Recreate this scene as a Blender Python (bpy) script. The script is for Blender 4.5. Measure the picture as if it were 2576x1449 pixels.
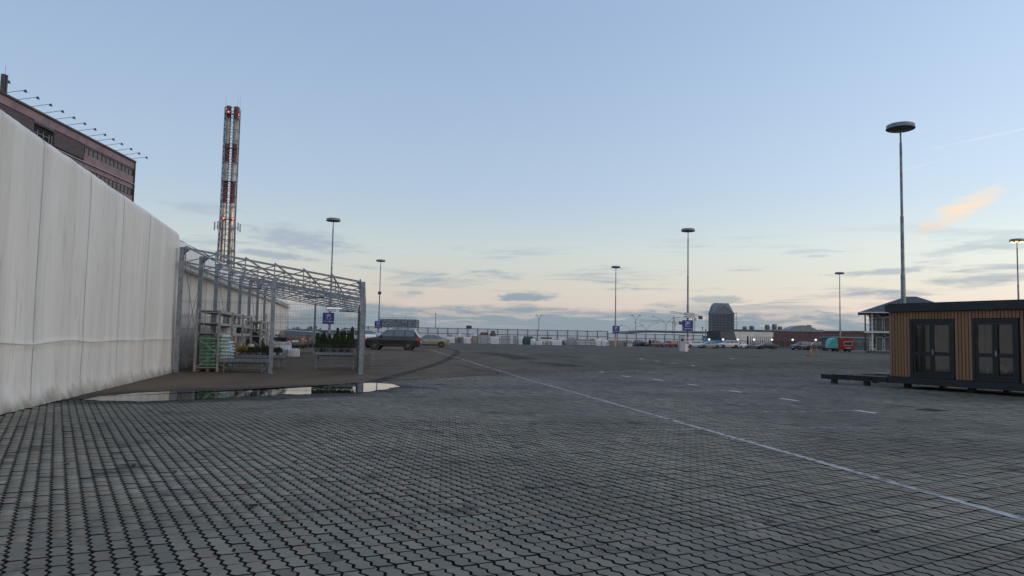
import bpy, math, random
import numpy as np
from math import sin, cos, pi, radians, atan2, exp, sqrt
from mathutils import Vector, Matrix, noise
random.seed(11)
S = bpy.context.scene
COL = S.collection
for o in list(bpy.data.objects):
    bpy.data.objects.remove(o)

# ------------------------------------------------------------------ camera
# measured in a 2576-pixel-wide frame: focal length, horizon and roll
FPX, PCX, PCY, EYE = 1860.0, 1288.0, 724.5, 1.4
ROLL = math.atan(.0195)
PITCH = math.atan((853 - PCY) * cos(ROLL) / FPX)
FW = Vector((0, cos(PITCH), sin(PITCH)))
_up = Vector((0, -sin(PITCH), cos(PITCH)))
RT = Vector((1, 0, 0)) * cos(ROLL) + _up * sin(ROLL)
UP = Vector((-1, 0, 0)) * sin(ROLL) + _up * cos(ROLL)
cd = bpy.data.cameras.new('camera')
cd.sensor_width = 36
cd.lens = 36 * FPX / 2576
cd.clip_start = .1
cd.clip_end = 6000
cam = bpy.data.objects.new('camera', cd)
COL.objects.link(cam)
cam.matrix_world = Matrix(((RT.x, UP.x, -FW.x, 0), (RT.y, UP.y, -FW.y, 0), (RT.z, UP.z, -FW.z, EYE), (0, 0, 0, 1)))
S.camera = cam

# ------------------------------------------------------------------ node helper
class NT:
    def __init__(s, tree):
        s.t = tree
        tree.nodes.clear()
    def put(s, sock, v):
        if isinstance(v, bpy.types.NodeSocket):
            s.t.links.new(v, sock)
        elif v is not None:
            if isinstance(v, (tuple, list)) and len(v) == 3 and len(sock.default_value) == 4:
                v = (*v, 1)
            sock.default_value = v
    def n(s, typ, ins=None, out=0, **props):
        nd = s.t.nodes.new(typ)
        for k, v in props.items():
            setattr(nd, k, v)
        for k, v in (ins or {}).items():
            s.put(nd.inputs[k], v)
        return nd.outputs[out] if out is not None else nd
    def m(s, op, a, b=None, c=None, clamp=False):
        ins = {0: a}
        if b is not None: ins[1] = b
        if c is not None: ins[2] = c
        return s.n('ShaderNodeMath', ins, operation=op, use_clamp=clamp)
    def mix(s, f, a, b, blend='MIX'):
        nd = s.t.nodes.new('ShaderNodeMix')
        nd.data_type = 'RGBA'
        nd.blend_type = blend
        s.put(nd.inputs[0], f); s.put(nd.inputs[6], a); s.put(nd.inputs[7], b)
        return nd.outputs[2]
    def rng(s, v, a, b, c=0., d=1., typ='SMOOTHSTEP'):
        return s.n('ShaderNodeMapRange', {0: v, 1: a, 2: b, 3: c, 4: d}, interpolation_type=typ)
    def noise(s, vec, scale, detail=4, rough=.55, dist=0.):
        return s.n('ShaderNodeTexNoise', {'Vector': vec, 'Scale': scale, 'Detail': detail, 'Roughness': rough, 'Distortion': dist})
    def ramp(s, f, stops, interp='LINEAR'):
        nd = s.t.nodes.new('ShaderNodeValToRGB')
        r = nd.color_ramp
        r.interpolation = interp
        while len(r.elements) < len(stops):
            r.elements.new(.5)
        for e, (p, c) in zip(r.elements, stops):
            e.position = p
            e.color = (*c, 1)
        s.put(nd.inputs[0], f)
        return nd.outputs[0]

def lin(r, g, b):
    f = lambda v: ((v / 255 + .055) / 1.055) ** 2.4 if v > 10 else v / 255 / 12.92
    return (f(r), f(g), f(b))

# ------------------------------------------------------------------ sky
SUN_AZ, SUN_EL = 118.0, 4.0
W = bpy.data.worlds.new('World')
S.world = W
W.use_nodes = True
N = NT(W.node_tree)
gen = N.n('ShaderNodeTexCoord')
gen = gen.node.outputs['Generated']
nrm = N.n('ShaderNodeVectorMath', {0: gen}, operation='NORMALIZE')
sep = N.n('ShaderNodeSeparateXYZ', {0: nrm}, out=None)
el = N.m('MULTIPLY', N.m('ARCSINE', sep.outputs[2]), 57.2958)
az = N.m('MULTIPLY', N.m('ARCTAN2', sep.outputs[0], sep.outputs[1]), 57.2958)
elr = N.m('DIVIDE', N.m('MAXIMUM', el, 0.), 90., clamp=True)
base = N.ramp(elr, [(0, lin(214, 196, 188)), (2.4/90, lin(222, 208, 198)), (4.4/90, lin(218, 216, 206)), (6.6/90, lin(211, 221, 219)),
                    (10.7/90, lin(188, 209, 229)), (16.5/90, lin(174, 198, 226)), (23.8/90, lin(161, 186, 220)), (45/90, lin(150, 173, 208)), (1, lin(146, 168, 202))])
sky = N.n('ShaderNodeTexSky', sky_type='NISHITA', sun_disc=False, sun_elevation=radians(SUN_EL), sun_rotation=radians(SUN_AZ), altitude=20, air_density=1.0, dust_density=1.5, ozone_density=1.5)
skyc = N.mix(1., sky, (.10, .10, .10), 'MULTIPLY')
base = N.mix(.07, base, skyc)
# the sunset side of the sky (right of and behind the camera) is brighter and warmer
sdir = (sin(radians(SUN_AZ)), cos(radians(SUN_AZ)), 0.)
sdot = N.n('ShaderNodeVectorMath', {0: nrm, 1: sdir}, out=1, operation='DOT_PRODUCT')
glow = N.m('ADD', .965, N.m('MULTIPLY', N.rng(sdot, -.62, .95), .78))
glc = N.n('ShaderNodeCombineColor', {0: N.m('POWER', glow, 1.12), 1: glow, 2: N.m('POWER', glow, .85)})
base = N.mix(1., base, glc, 'MULTIPLY')
low = N.m('MULTIPLY', N.rng(sdot, .1, 1.), N.rng(el, 34., 2.))
base = N.mix(N.m('MULTIPLY', low, .9), base, (1.45, 1.02, .66))
# ragged cloud bank along the horizon
def cv(sx, sy, off=0.):
    return N.n('ShaderNodeCombineXYZ', {0: N.m('MULTIPLY', az, sx), 1: N.m('MULTIPLY', el, sy), 2: off})
n1 = N.noise(cv(.16, .55), 1., 6, .58)
bank_top = N.m('ADD', 1.35, N.m('MULTIPLY', n1, 2.6))
brk = N.noise(cv(.2, 1.7, 5.3), 1., 8, .64, .3)
bank = N.m('MULTIPLY', N.rng(N.m('SUBTRACT', bank_top, el), -.2, .5), .84)
bank = N.m('MULTIPLY', bank, N.m('SUBTRACT', 1., N.m('MULTIPLY', N.m('MULTIPLY', N.rng(brk, .47, .60), N.rng(el, .6, 1.6)), .52)))
# loose streaks above it
n2 = N.noise(cv(.11, .95, 3.7), 1., 7, .6, .3)
band = N.m('MULTIPLY', N.rng(el, 1.6, 3.2), N.rng(el, 9.5, 5.))
streak = N.m('MULTIPLY', N.m('MULTIPLY', N.rng(n2, .50, .66), band), .72)
mask = N.m('MAXIMUM', bank, streak)
wob = N.noise(cv(.55, 2.6, 9.1), 1., 8, .66, .4)
def blob(a0, e0, ra, re, rot=0., st=1., soft=.6):
    global mask
    r = radians(rot)
    da, de = N.m('SUBTRACT', az, a0), N.m('SUBTRACT', el, e0)
    u = N.m('DIVIDE', N.m('ADD', N.m('MULTIPLY', da, cos(r)), N.m('MULTIPLY', de, sin(r))), ra)
    v = N.m('DIVIDE', N.m('SUBTRACT', N.m('MULTIPLY', de, cos(r)), N.m('MULTIPLY', da, sin(r))), re)
    q = N.m('SQRT', N.m('ADD', N.m('MULTIPLY', u, u), N.m('MULTIPLY', v, v)))
    q = N.m('ADD', q, N.m('MULTIPLY', N.m('SUBTRACT', wob, .5), 1.9))
    return N.m('MULTIPLY', N.rng(q, 1., 1. - soft), st)
for b in ((-16.2, 7.1, 5.8, 1.2, -6, .85, .9), (-23.2, 8.9, 3.4, .8, 0, .5, .95), (-18.2, 5.9, 4.2, .36, -4, .8, .7), 
          (.8, 3.25, 2.7, .42, 0, .85, .5), (-7.5, 3.4, .9, .22, 0, .5, .6), (26.8, 5.15, 4.6, .3, 3, .6, .7), (32.4, 4.5, 4.4, .42, 2, .62, .7),
          (31.6, 6.6, 3.6, .5, 8, .4, .8), (21.6, 6.7, 1.8, .24, 0, .35, .8), (15.5, 3.2, 2.6, .5, 0, .55, .6), ):
    mask = N.m('MAXIMUM', mask, blob(*b))
ccol = N.mix(N.rng(el, 1., 7.5), lin(124, 148, 163), lin(166, 180, 196))
col = N.mix(mask, base, ccol)
for b, c in (((31.5, 9.2, 3.1, .9, 26, .98, .98), lin(255, 232, 204)), ((29.8, 8.1, 2.2, .5, 28, .4, .98), lin(250, 216, 196)), ((-5.6, 3.75, 1.4, .14, -3, .6, .8), lin(238, 206, 190)),
             ((-2.2, 1.85, 2.6, .1, 2, .45, .8), lin(214, 190, 182)), ((33.2, 13.7, 4.5, .10, 6.5, .34, .9), lin(240, 240, 245)), ((29., 12.2, 2.6, .16, 12, .25, .9), lin(235, 235, 238))):
    col = N.mix(blob(*b), col, c)
bg = N.n('ShaderNodeBackground', {0: col, 1: 1.0})
N.n('ShaderNodeOutputWorld', {0: bg}, out=None)
W.cycles.sampling_method = 'MANUAL'
W.cycles.sample_map_resolution = 256

# ------------------------------------------------------------------ low sun, exposure
sl = bpy.data.lights.new('sun', 'SUN')
sl.energy = .55
sl.angle = radians(30)
sl.color = (1., .84, .68)
sun = bpy.data.objects.new('sun', sl)
COL.objects.link(sun)
sd = Vector((sin(radians(SUN_AZ)) * cos(radians(SUN_EL)), cos(radians(SUN_AZ)) * cos(radians(SUN_EL)), sin(radians(SUN_EL))))
sun.rotation_euler = sd.to_track_quat('Z', 'Y').to_euler()
S.cycles.max_bounces = 6
S.cycles.diffuse_bounces = 3
S.cycles.transparent_max_bounces = 12
S.cycles.caustics_reflective = S.cycles.caustics_refractive = False
S.view_settings.view_transform = 'Standard'
S.view_settings.look = 'None'
S.view_settings.exposure = 0
S.view_settings.gamma = 1
S.view_settings.use_curve_mapping = False

# ------------------------------------------------------------------ measuring helpers
def gz(y):
    t = min(max((y - 28) / 34, 0), 1)
    return .3 * t * t * (3 - 2 * t)
def ray(x, y):
    return FW * FPX + RT * (x - PCX) + UP * (PCY - y)
def at(x, y, Y):
    d = ray(x, y)
    return d * (Y / d.y) + Vector((0, 0, EYE))
def hit(x, y, z):
    d = ray(x, y)
    return d * ((z - EYE) / d.z) + Vector((0, 0, EYE))
def ground(x, y):
    z = 0
    for _ in range(25):
        p = hit(x, y, z)
        z = gz(p.y)
    return p
def xat(x, Y, y=860):
    return at(x, y, Y).x

# ------------------------------------------------------------------ materials
MATS = {}
def mat_new(name):
    m = bpy.data.materials.new(name)
    m.use_nodes = True
    MATS[name] = m
    return m, NT(m.node_tree)
def finish(T, shader, disp=None):
    o = T.n('ShaderNodeOutputMaterial', {0: shader}, out=None)
def pbsdf(T, col, rough=.6, metal=0., spec=.5, bump=None, bstr=.3, bdist=.01, **kw):
    ins = {'Base Color': col, 'Roughness': rough, 'Metallic': metal, 'Specular IOR Level': spec}
    ins.update(kw)
    if bump is not None:
        ins['Normal'] = T.n('ShaderNodeBump', {'Height': bump, 'Strength': bstr, 'Distance': bdist})
    return T.n('ShaderNodeBsdfPrincipled', ins)
def pm(name, c1, c2=None, rough=.6, metal=0., scale=3., stretch=(1, 1, 1), bump=0., bscale=40., spec=.5, bdist=.01, lo=.38, hi=.64, world=False, **kw):
    if name in MATS: return MATS[name]
    m, T = mat_new(name)
    vec = T.n('ShaderNodeTexCoord', out=3) if not world else T.n('ShaderNodeNewGeometry', out=0)
    vec = T.n('ShaderNodeMapping', {'Vector': vec, 'Scale': stretch})
    c2 = c2 or tuple(v * .72 for v in c1)
    f = T.rng(T.noise(vec, scale, 6, .6), lo, hi)
    col = T.mix(f, c1, c2)
    rr = T.m('ADD', rough, T.m('MULTIPLY', T.m('SUBTRACT', f, .5), .15))
    finish(T, pbsdf(T, col, rr, metal, spec, T.noise(vec, bscale, 4) if bump else None, bump, bdist, **kw))
    return m
def emit(name, c, st):
    m, T = mat_new(name)
    finish(T, pbsdf(T, c, .4, **{'Emission Color': c, 'Emission Strength': st}))
    return m

# ------------------------------------------------------------------ mesh helper
class MB:
    def __init__(s):
        s.v = []; s.f = []; s.mi = []
    def add(s, vs, fs, mi=0):
        b = len(s.v)
        s.v += [tuple(v) for v in vs]
        for f in fs:
            s.f.append(tuple(b + i for i in f)); s.mi.append(mi)
        return s
    def box(s, x0, x1, y0, y1, z0, z1, mi=0):
        return s.add([(x0, y0, z0), (x1, y0, z0), (x1, y1, z0), (x0, y1, z0), (x0, y0, z1), (x1, y0, z1), (x1, y1, z1), (x0, y1, z1)],
                     [(0, 3, 2, 1), (4, 5, 6, 7), (0, 1, 5, 4), (1, 2, 6, 5), (2, 3, 7, 6), (3, 0, 4, 7)], mi)
    def bar(s, p, q, w, h=None, mi=0, up=(0, 0, 1)):
        h = h or w
        p, q = Vector(p), Vector(q)
        d = (q - p).normalized()
        u = Vector(up)
        if abs(d.dot(u)) > .98: u = Vector((0, 1, 0))
        a = d.cross(u).normalized() * w / 2
        b = a.cross(d).normalized() * h / 2
        vs = [e + i * a + j * b for e in (p, q) for i, j in ((-1, -1), (1, -1), (1, 1), (-1, 1))]
        return s.add(vs, [(0, 1, 2, 3), (7, 6, 5, 4), (0, 4, 5, 1), (1, 5, 6, 2), (2, 6, 7, 3), (3, 7, 4, 0)], mi)
    def tube(s, p, q, r, r2=None, n=8, caps=True, mi=0):
        r2 = r if r2 is None else r2
        p, q = Vector(p), Vector(q)
        d = (q - p).normalized()
        u = Vector((0, 0, 1)) if abs(d.z) < .95 else Vector((0, 1, 0))
        a = d.cross(u).normalized(); b = a.cross(d)
        vs = []
        for e, rr in ((p, r), (q, r2)):
            for i in range(n):
                t = 2 * pi * i / n
                vs.append(e + a * cos(t) * rr + b * sin(t) * rr)
        fs = [(i, (i + 1) % n, n + (i + 1) % n, n + i) for i in range(n)]
        if caps: fs += [tuple(range(n - 1, -1, -1)), tuple(range(n, 2 * n))]
        return s.add(vs, fs, mi)
    def path(s, pts, r, n=6, mi=0):
        for a, b in zip(pts[:-1], pts[1:]): s.tube(a, b, r, n=n, mi=mi)
        return s
    def lathe(s, prof, n=16, loc=(0, 0, 0), mi=0, sx=1., sy=1.):
        vs = [(loc[0] + r * cos(2 * pi * i / n) * sx, loc[1] + r * sin(2 * pi * i / n) * sy, loc[2] + z) for r, z in prof for i in range(n)]
        fs = [(k * n + i, k * n + (i + 1) % n, (k + 1) * n + (i + 1) % n, (k + 1) * n + i) for k in range(len(prof) - 1) for i in range(n)]
        fs += [tuple(range(n - 1, -1, -1)), tuple(range((len(prof) - 1) * n, len(prof) * n))]
        return s.add(vs, fs, mi)
    def prism(s, poly, fn, t0, t1, mi=0):
        n = len(poly)
        vs = [fn(a, b, t) for t in (t0, t1) for a, b in poly]
        return s.add(vs, [tuple(range(n - 1, -1, -1)), tuple(range(n, 2 * n))] + [(i, (i + 1) % n, n + (i + 1) % n, n + i) for i in range(n)], mi)
    def sheet(s, fn, nu, nv, mi=0):
        vs = [fn(i / nu, j / nv) for j in range(nv + 1) for i in range(nu + 1)]
        return s.add(vs, [(j * (nu + 1) + i, j * (nu + 1) + i + 1, (j + 1) * (nu + 1) + i + 1, (j + 1) * (nu + 1) + i) for j in range(nv) for i in range(nu)], mi)
    def mesh(s, name, mats, smooth=None):
        me = bpy.data.meshes.new(name)
        me.from_pydata(s.v, [], s.f)
        for m in (mats if isinstance(mats, (list, tuple)) else [mats]): me.materials.append(m)
        me.polygons.foreach_set('material_index', s.mi)
        if smooth is not None:
            me.polygons.foreach_set('use_smooth', [True] * len(s.f))
            me.set_sharp_from_angle(angle=radians(smooth))
        me.update()
        return me
    def obj(s, name, mats, parent=None, smooth=None, loc=None, rz=0.):
        return mk(name, s.mesh(name, mats, smooth), parent, loc, rz)
def mk(name, me, parent=None, loc=None, rz=0.):
    o = bpy.data.objects.new(name, me)
    COL.objects.link(o)
    o.parent = parent
    if loc is not None: o.location = loc
    if rz: o.rotation_euler = (0, 0, rz)
    return o
def tag(o, label=None, cat=None, group=None, kind=None):
    if label: o['label'] = label
    if cat: o['category'] = cat
    if group: o['group'] = group
    if kind: o['kind'] = kind
    return o
def thing(name, label, cat, loc=(0, 0, 0), rz=0., group=None):
    return tag(mk(name, None, None, loc, rz), label, cat, group)
def copy_tree(o, parent=None):
    c = o.copy(); COL.objects.link(c); c.parent = parent
    for ch in list(o.children): copy_tree(ch, c)
    return c
ORD = ['bottom', 'second', 'third', 'fourth', 'fifth', 'sixth', 'seventh', 'eighth', 'ninth', 'tenth', 'eleventh', 'twelfth', 'thirteenth']
NTH = ['first'] + ORD[1:]

# ================================================================== SETTING: ground
BOUND = [(-30., -14.), (-9.6, 13.4), (-8.73, 15.42), (-4.75, 22.1), (-.05, 30.19), (4.14, 34.43), (22.45, 53.03), (32.75, 66.), (70., 108.)]
PUD = [(-8.9, 15.9), (-8.5, 16.9), (-8.03, 17.7), (-7.4, 18.0), (-6.85, 18.3), (-6.3, 18.7), (-5.9, 19.15), (-5.2, 20.6), (-4.6, 22.0), (-4.1, 22.35), (-3.5, 21.9), (-3.2, 21.0), (-3.35, 20.1),
       (-3.5, 19.0), (-3.9, 18.1), (-4.6, 17.75), (-5.35, 17.4), (-5.9, 16.6), (-6.3, 15.9), (-6.74, 15.4), (-7.4, 15.05), (-8.1, 14.98), (-8.7, 15.2)]

def wetmask(T, pos):
    """damp ground round the puddle, ragged edge"""
    sp = T.n('ShaderNodeSeparateXYZ', {0: pos}, out=None)
    dx = T.m('SUBTRACT', sp.outputs[0], -6.2); dy = T.m('SUBTRACT', sp.outputs[1], 17.8)
    a = radians(45)
    u = T.m('DIVIDE', T.m('ADD', T.m('MULTIPLY', dx, sin(a)), T.m('MULTIPLY', dy, cos(a))), 5.5)
    v = T.m('DIVIDE', T.m('SUBTRACT', T.m('MULTIPLY', dx, cos(a)), T.m('MULTIPLY', dy, sin(a))), 2.25)
    q = T.m('SQRT', T.m('ADD', T.m('MULTIPLY', u, u), T.m('MULTIPLY', v, v)))
    q = T.m('ADD', q, T.m('MULTIPLY', T.m('SUBTRACT', T.noise(pos, .9, 5), .5), 1.1))
    return T.rng(q, 1.05, .75)

m, T = mat_new('asphalt')
pos = T.n('ShaderNodeNewGeometry', out=0)
flat = T.n('ShaderNodeMapping', {'Vector': pos, 'Scale': (1, 1, 0)})
big = T.rng(T.noise(flat, .11, 8, .65), .40, .62)
mid = T.rng(T.noise(T.n('ShaderNodeMapping', {'Vector': flat, 'Rotation': (0, 0, .25), 'Scale': (1, .22, 1)}), .55, 6, .65), .35, .7)
fine = T.noise(flat, 70., 2, .7)
sp = T.n('ShaderNodeSeparateXYZ', {0: pos}, out=None)
left = T.rng(T.m('ADD', sp.outputs[0], T.m('MULTIPLY', sp.outputs[1], .2)), 15., 3.)
c = T.mix(big, (.074, .063, .044), (.102, .086, .062))
c = T.mix(left, c, T.mix(big, (.110, .067, .034), (.138, .086, .046)))
c = T.mix(T.m('MULTIPLY', mid, .6), c, (.040, .033, .025))
c = T.mix(T.m('MULTIPLY', T.rng(fine, .52, .75), .5), c, (.12, .12, .115))
c = T.mix(T.m('MULTIPLY', T.rng(fine, .5, .28), .5), c, (.02, .02, .02))
vor = T.n('ShaderNodeTexVoronoi', {'Vector': T.mix(.12, flat, T.n('ShaderNodeTexNoise', {'Vector': flat, 'Scale': .8}, out=1)), 'Scale': .11}, feature='DISTANCE_TO_EDGE')
crk = T.m('MULTIPLY', T.rng(vor, .006, .002), T.rng(T.noise(flat, .05, 3), .46, .56))
c = T.mix(crk, c, (.012, .012, .012))
wet = wetmask(T, flat)
c = T.mix(T.m('MULTIPLY', wet, .85), c, (.014, .012, .010))
r = T.m('SUBTRACT', T.m('ADD', .78, T.m('MULTIPLY', mid, .1)), T.m('MULTIPLY', wet, .1))
finish(T, pbsdf(T, c, r, 0, .25, fine, .6, .006))

m, T = mat_new('paver')
pos = T.n('ShaderNodeNewGeometry', out=0)
flat = T.n('ShaderNodeMapping', {'Vector': pos, 'Scale': (1, 1, 0)})
isl = T.n('ShaderNodeNewGeometry', out='Random Per Island')
ob = T.n('ShaderNodeObjectInfo', out='Random')
rnd = T.m('FRACT', T.m('ADD', isl, T.m('MULTIPLY', ob, 7.31)))
rnd2 = T.m('FRACT', T.m('MULTIPLY', rnd, 17.77))
c = T.mix(rnd, (.182, .172, .134), (.272, .256, .20))
c = T.mix(T.rng(rnd2, .55, 1., typ='LINEAR'), c, (.24, .196, .15))
c = T.mix(T.m('MULTIPLY', T.rng(rnd2, .3, 0., typ='LINEAR'), .8), c, (.165, .163, .138))
c = T.mix(T.m('MULTIPLY', T.rng(rnd, .972, .99), .6), c, (.03, .029, .028))
pat = T.noise(flat, .22, 6, .6)
c = T.mix(T.m('MULTIPLY', T.rng(pat, .40, .62), .65), c, (.110, .103, .081))
c = T.mix(T.m('MULTIPLY', T.rng(T.noise(flat, 1.1, 5, .7), .56, .68), .7), c, (.034, .034, .033))
c = T.mix(T.m('MULTIPLY', T.rng(T.noise(flat, 9., 4, .7), .58, .72), .35), c, (.045, .045, .044))
gr = T.noise(flat, 260., 2, .6)
c = T.mix(T.m('MULTIPLY', T.rng(gr, .5, .8), .5), c, (.20, .205, .20))
c = T.mix(T.m('MULTIPLY', T.rng(gr, .5, .25), .5), c, (.05, .05, .05))
wet = wetmask(T, flat)
c = T.mix(T.m('MULTIPLY', wet, .82), c, (.022, .021, .017))
r = T.m('SUBTRACT', .82, T.m('MULTIPLY', wet, .12))
finish(T, pbsdf(T, c, r, 0, .18, gr, .35, .003))

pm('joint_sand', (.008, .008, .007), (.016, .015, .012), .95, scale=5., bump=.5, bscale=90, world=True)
pm('far_ground', (.055, .06, .04), (.09, .085, .06), .95, scale=.02, world=True)

# terrain reaching the horizon
mb = MB()
ys = [-400, -60, -14, 0, 20, 28, 32, 36, 40, 45, 50, 55, 60, 64, 100, 200, 400, 900, 4500]
xs = [-4500, -900, -300, -100, -40, 0, 40, 100, 300, 900, 4500]
mb.add([(x, y, gz(y) - .35) for y in ys for x in xs], [(j * len(xs) + i, j * len(xs) + i + 1, (j + 1) * len(xs) + i + 1, (j + 1) * len(xs) + i) for j in range(len(ys) - 1) for i in range(len(xs) - 1)])
tag(mb.obj('ground', MATS['far_ground']), kind='structure')

# asphalt lot, its near edge follows the seam with the paving
def clip(poly, a, b, c):
    out = []
    for i, p in enumerate(poly):
        q = poly[(i + 1) % len(poly)]
        dp, dq = a * p[0] + b * p[1] + c, a * q[0] + b * q[1] + c
        if dp >= 0: out.append(p)
        if (dp >= 0) != (dq >= 0):
            t = dp / (dp - dq)
            out.append((p[0] + t * (q[0] - p[0]), p[1] + t * (q[1] - p[1])))
    return out
mb = MB()
cut = sorted(set([p[1] for p in BOUND] + [28, 31, 34, 37, 40, 44, 48, 52, 56, 60, 64, 150, 240, 430]))
def bx(y):
    for (x0, y0), (x1, y1) in zip(BOUND[:-1], BOUND[1:]):
        if y0 <= y <= y1: return x0 + (x1 - x0) * (y - y0) / (y1 - y0)
    return 150.
for y0, y1 in zip(cut[:-1], cut[1:]):
    xa, xb = bx(y0), bx(y1) if y1 <= 108 else 150.
    if y0 >= 108: xa = xb = 260.
    mb.add([(-260, y0, gz(y0)), (xa, y0, gz(y0)), (xb, y1, gz(y1)), (-260, y1, gz(y1))], [(0, 1, 2, 3)])
ASPH = tag(mb.obj('asphalt', MATS['asphalt']), kind='structure')

# paving: sand bed, then every paver
mb = MB()
for y0, y1 in zip(cut[:-1], cut[1:]):
    if y0 < -14 or y1 > 108: continue
    xa, xb = bx(y0), bx(y1)
    mb.add([(xa, y0, gz(y0) - .02), (130, y0, gz(y0) - .02), (130, y1, gz(y1) - .02), (xb, y1, gz(y1) - .02)], [(0, 1, 2, 3)])
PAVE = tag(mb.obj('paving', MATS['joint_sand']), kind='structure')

PL, PW = .2265, .1132
A1 = radians(-31.5)
D1 = np.array([sin(A1), cos(A1)]); D2 = np.array([cos(A1), -sin(A1)])
def outline(gap_u, gap_v):
    a, b = .0125, .0045
    pts = []
    for u, o in ((0, b), (.33, b * .75), (.67, -b * .75), (1, -b)): pts.append([u * PW, o, 'b'])
    for v, o in ((.25, -a), (.5, a), (.75, -a)): pts.append([PW + o - a, v * PL, 'r'])
    for u, o in ((1, -b), (.67, -b * .75), (.33, b * .75), (0, b)): pts.append([u * PW, PL + o, 't'])
    for v, o in ((.75, -a), (.5, a), (.25, -a)): pts.append([o - a, v * PL, 'l'])
    res = []
    for i, (u, v, k) in enumerate(pts):
        uu = u + (gap_u if (k == 'l' or i in (0, 10)) else -gap_u if (k == 'r' or i in (3, 7)) else 0)
        vv = v + (gap_v if k == 'b' else -gap_v if k == 't' else 0)
        res.append((uu, vv))
    return np.array(res)
OUT = outline(.0086, .0062); INN = outline(.0108, .0082)
NP = len(OUT)
rng = np.random.default_rng(5)
ii, jj = np.meshgrid(np.arange(-420, 700), np.arange(-500, 620), indexing='ij')
cen = ii.reshape(-1, 1) * PL * D1 + jj.reshape(-1, 1) * PW * D2 + np.array([.02, .05])
mid = cen + PL / 2 * D1 + PW / 2 * D2
dist = np.hypot(mid[:, 0], mid[:, 1]); azm = np.degrees(np.arctan2(mid[:, 0], mid[:, 1]))
by = np.array([p[1] for p in BOUND]); bxs = np.array([p[0] for p in BOUND])
ok = (mid[:, 1] > 2.2) & (np.abs(mid[:, 0]) < .76 * mid[:, 1] + 3.) & (mid[:, 0] > np.interp(mid[:, 1], by, bxs) + .09) & (mid[:, 1] < 66) & (mid[:, 0] > -8.3 - (mid[:, 1] - 12.4) * .25)
mid = mid[ok]; dist = dist[ok]; cen = cen[ok]
order = np.argsort(dist)
# the 300 pavers that show largest: nearest ones inside the frame
vv = np.c_[mid, np.zeros(len(mid))] - np.array([0, 0, EYE])
w_ = vv @ np.array(FW); px = PCX + FPX * (vv @ np.array(RT)) / w_; py = PCY - FPX * (vv @ np.array(UP)) / w_
vis = (px > 0) & (px < 2576) & (py < 1449) & (w_ > 0)
near = [k for k in order if vis[k]][:300]
sel = np.zeros(len(mid), bool); sel[near] = True
# shared mesh for single pavers
def paver_mesh():
    mb = MB()
    C = np.array([PW / 2, PL / 2])
    def ring(P, z): return [tuple((p[0] - C[0]) * D2 + (p[1] - C[1]) * D1) + (z,) for p in P]
    vs = ring(INN, 0) + ring(OUT, -.0035) + ring(OUT, -.03)
    n = NP
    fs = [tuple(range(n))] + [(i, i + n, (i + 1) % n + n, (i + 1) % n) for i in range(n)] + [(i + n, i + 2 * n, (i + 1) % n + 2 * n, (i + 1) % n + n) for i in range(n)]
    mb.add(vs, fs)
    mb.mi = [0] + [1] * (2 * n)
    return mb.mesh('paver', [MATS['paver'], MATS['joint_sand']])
pmesh = paver_mesh()
jz = rng.normal(0, .0017, len(mid)); tx = rng.normal(0, .009, len(mid)); ty = rng.normal(0, .009, len(mid))
for k in near:
    o = mk('paver', pmesh, PAVE, (mid[k, 0] + rng.normal(0, .0008), mid[k, 1] + rng.normal(0, .0008), gz(mid[k, 1]) + jz[k]))
    o.rotation_euler = (tx[k], ty[k], rng.normal(0, .006))
# the rest of the paving joined into one part
gzv = np.vectorize(gz)
def bulk(idx, rings):
    n = len(idx); C = np.array([PW / 2, PL / 2])
    V = []
    for P, z in rings:
        loc = (P - C)
        xy = loc[:, :1] * D2 + loc[:, 1:] * D1
        X = mid[idx][:, None, :] + xy[None]
        Z = gzv(mid[idx][:, 1])[:, None] + jz[idx][:, None] + z + xy[None, :, 0] * tx[idx][:, None] + xy[None, :, 1] * ty[idx][:, None]
        V.append(np.concatenate([X, Z[..., None]], 2))
    V = np.concatenate(V, 1); nr = len(rings)
    tpl = [list(range(NP))]
    for r in range(nr - 1):
        tpl += [[r * NP + i, (r + 1) * NP + i, (r + 1) * NP + (i + 1) % NP, r * NP + (i + 1) % NP] for i in range(NP)]
    sizes = [len(t) for t in tpl]; fl = np.concatenate([np.array(t) for t in tpl])
    loops = (np.arange(n)[:, None] * (NP * nr) + fl[None]).ravel()
    tot = np.tile(sizes, n); start = np.concatenate([[0], np.cumsum(tot)[:-1]])
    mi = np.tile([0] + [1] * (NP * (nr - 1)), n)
    return V.reshape(-1, 3), loops, start, tot, mi
allk = np.arange(len(mid))
g1 = allk[~sel & (dist < 13)]; g2 = allk[~sel & (dist >= 13)]
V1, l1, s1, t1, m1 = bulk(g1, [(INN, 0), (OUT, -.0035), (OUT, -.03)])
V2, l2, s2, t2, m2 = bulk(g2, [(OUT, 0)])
Vv = np.concatenate([V1, V2]); ll = np.concatenate([l1, l2 + len(V1)]); ss = np.concatenate([s1, s2 + len(l1)]); tt = np.concatenate([t1, t2])
me = bpy.data.meshes.new('pavers')
me.vertices.add(len(Vv)); me.vertices.foreach_set('co', Vv.ravel().astype(np.float32))
me.loops.add(len(ll)); me.loops.foreach_set('vertex_index', ll.astype(np.int32))
me.polygons.add(len(ss)); me.polygons.foreach_set('loop_start', ss.astype(np.int32)); me.polygons.foreach_set('loop_total', tt.astype(np.int32))
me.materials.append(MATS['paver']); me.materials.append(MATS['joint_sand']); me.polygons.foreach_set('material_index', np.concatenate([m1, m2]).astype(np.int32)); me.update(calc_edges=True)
print('pavers', len(mid), 'verts', len(Vv))
tag(mk('pavers', me, PAVE), kind='stuff')

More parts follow.
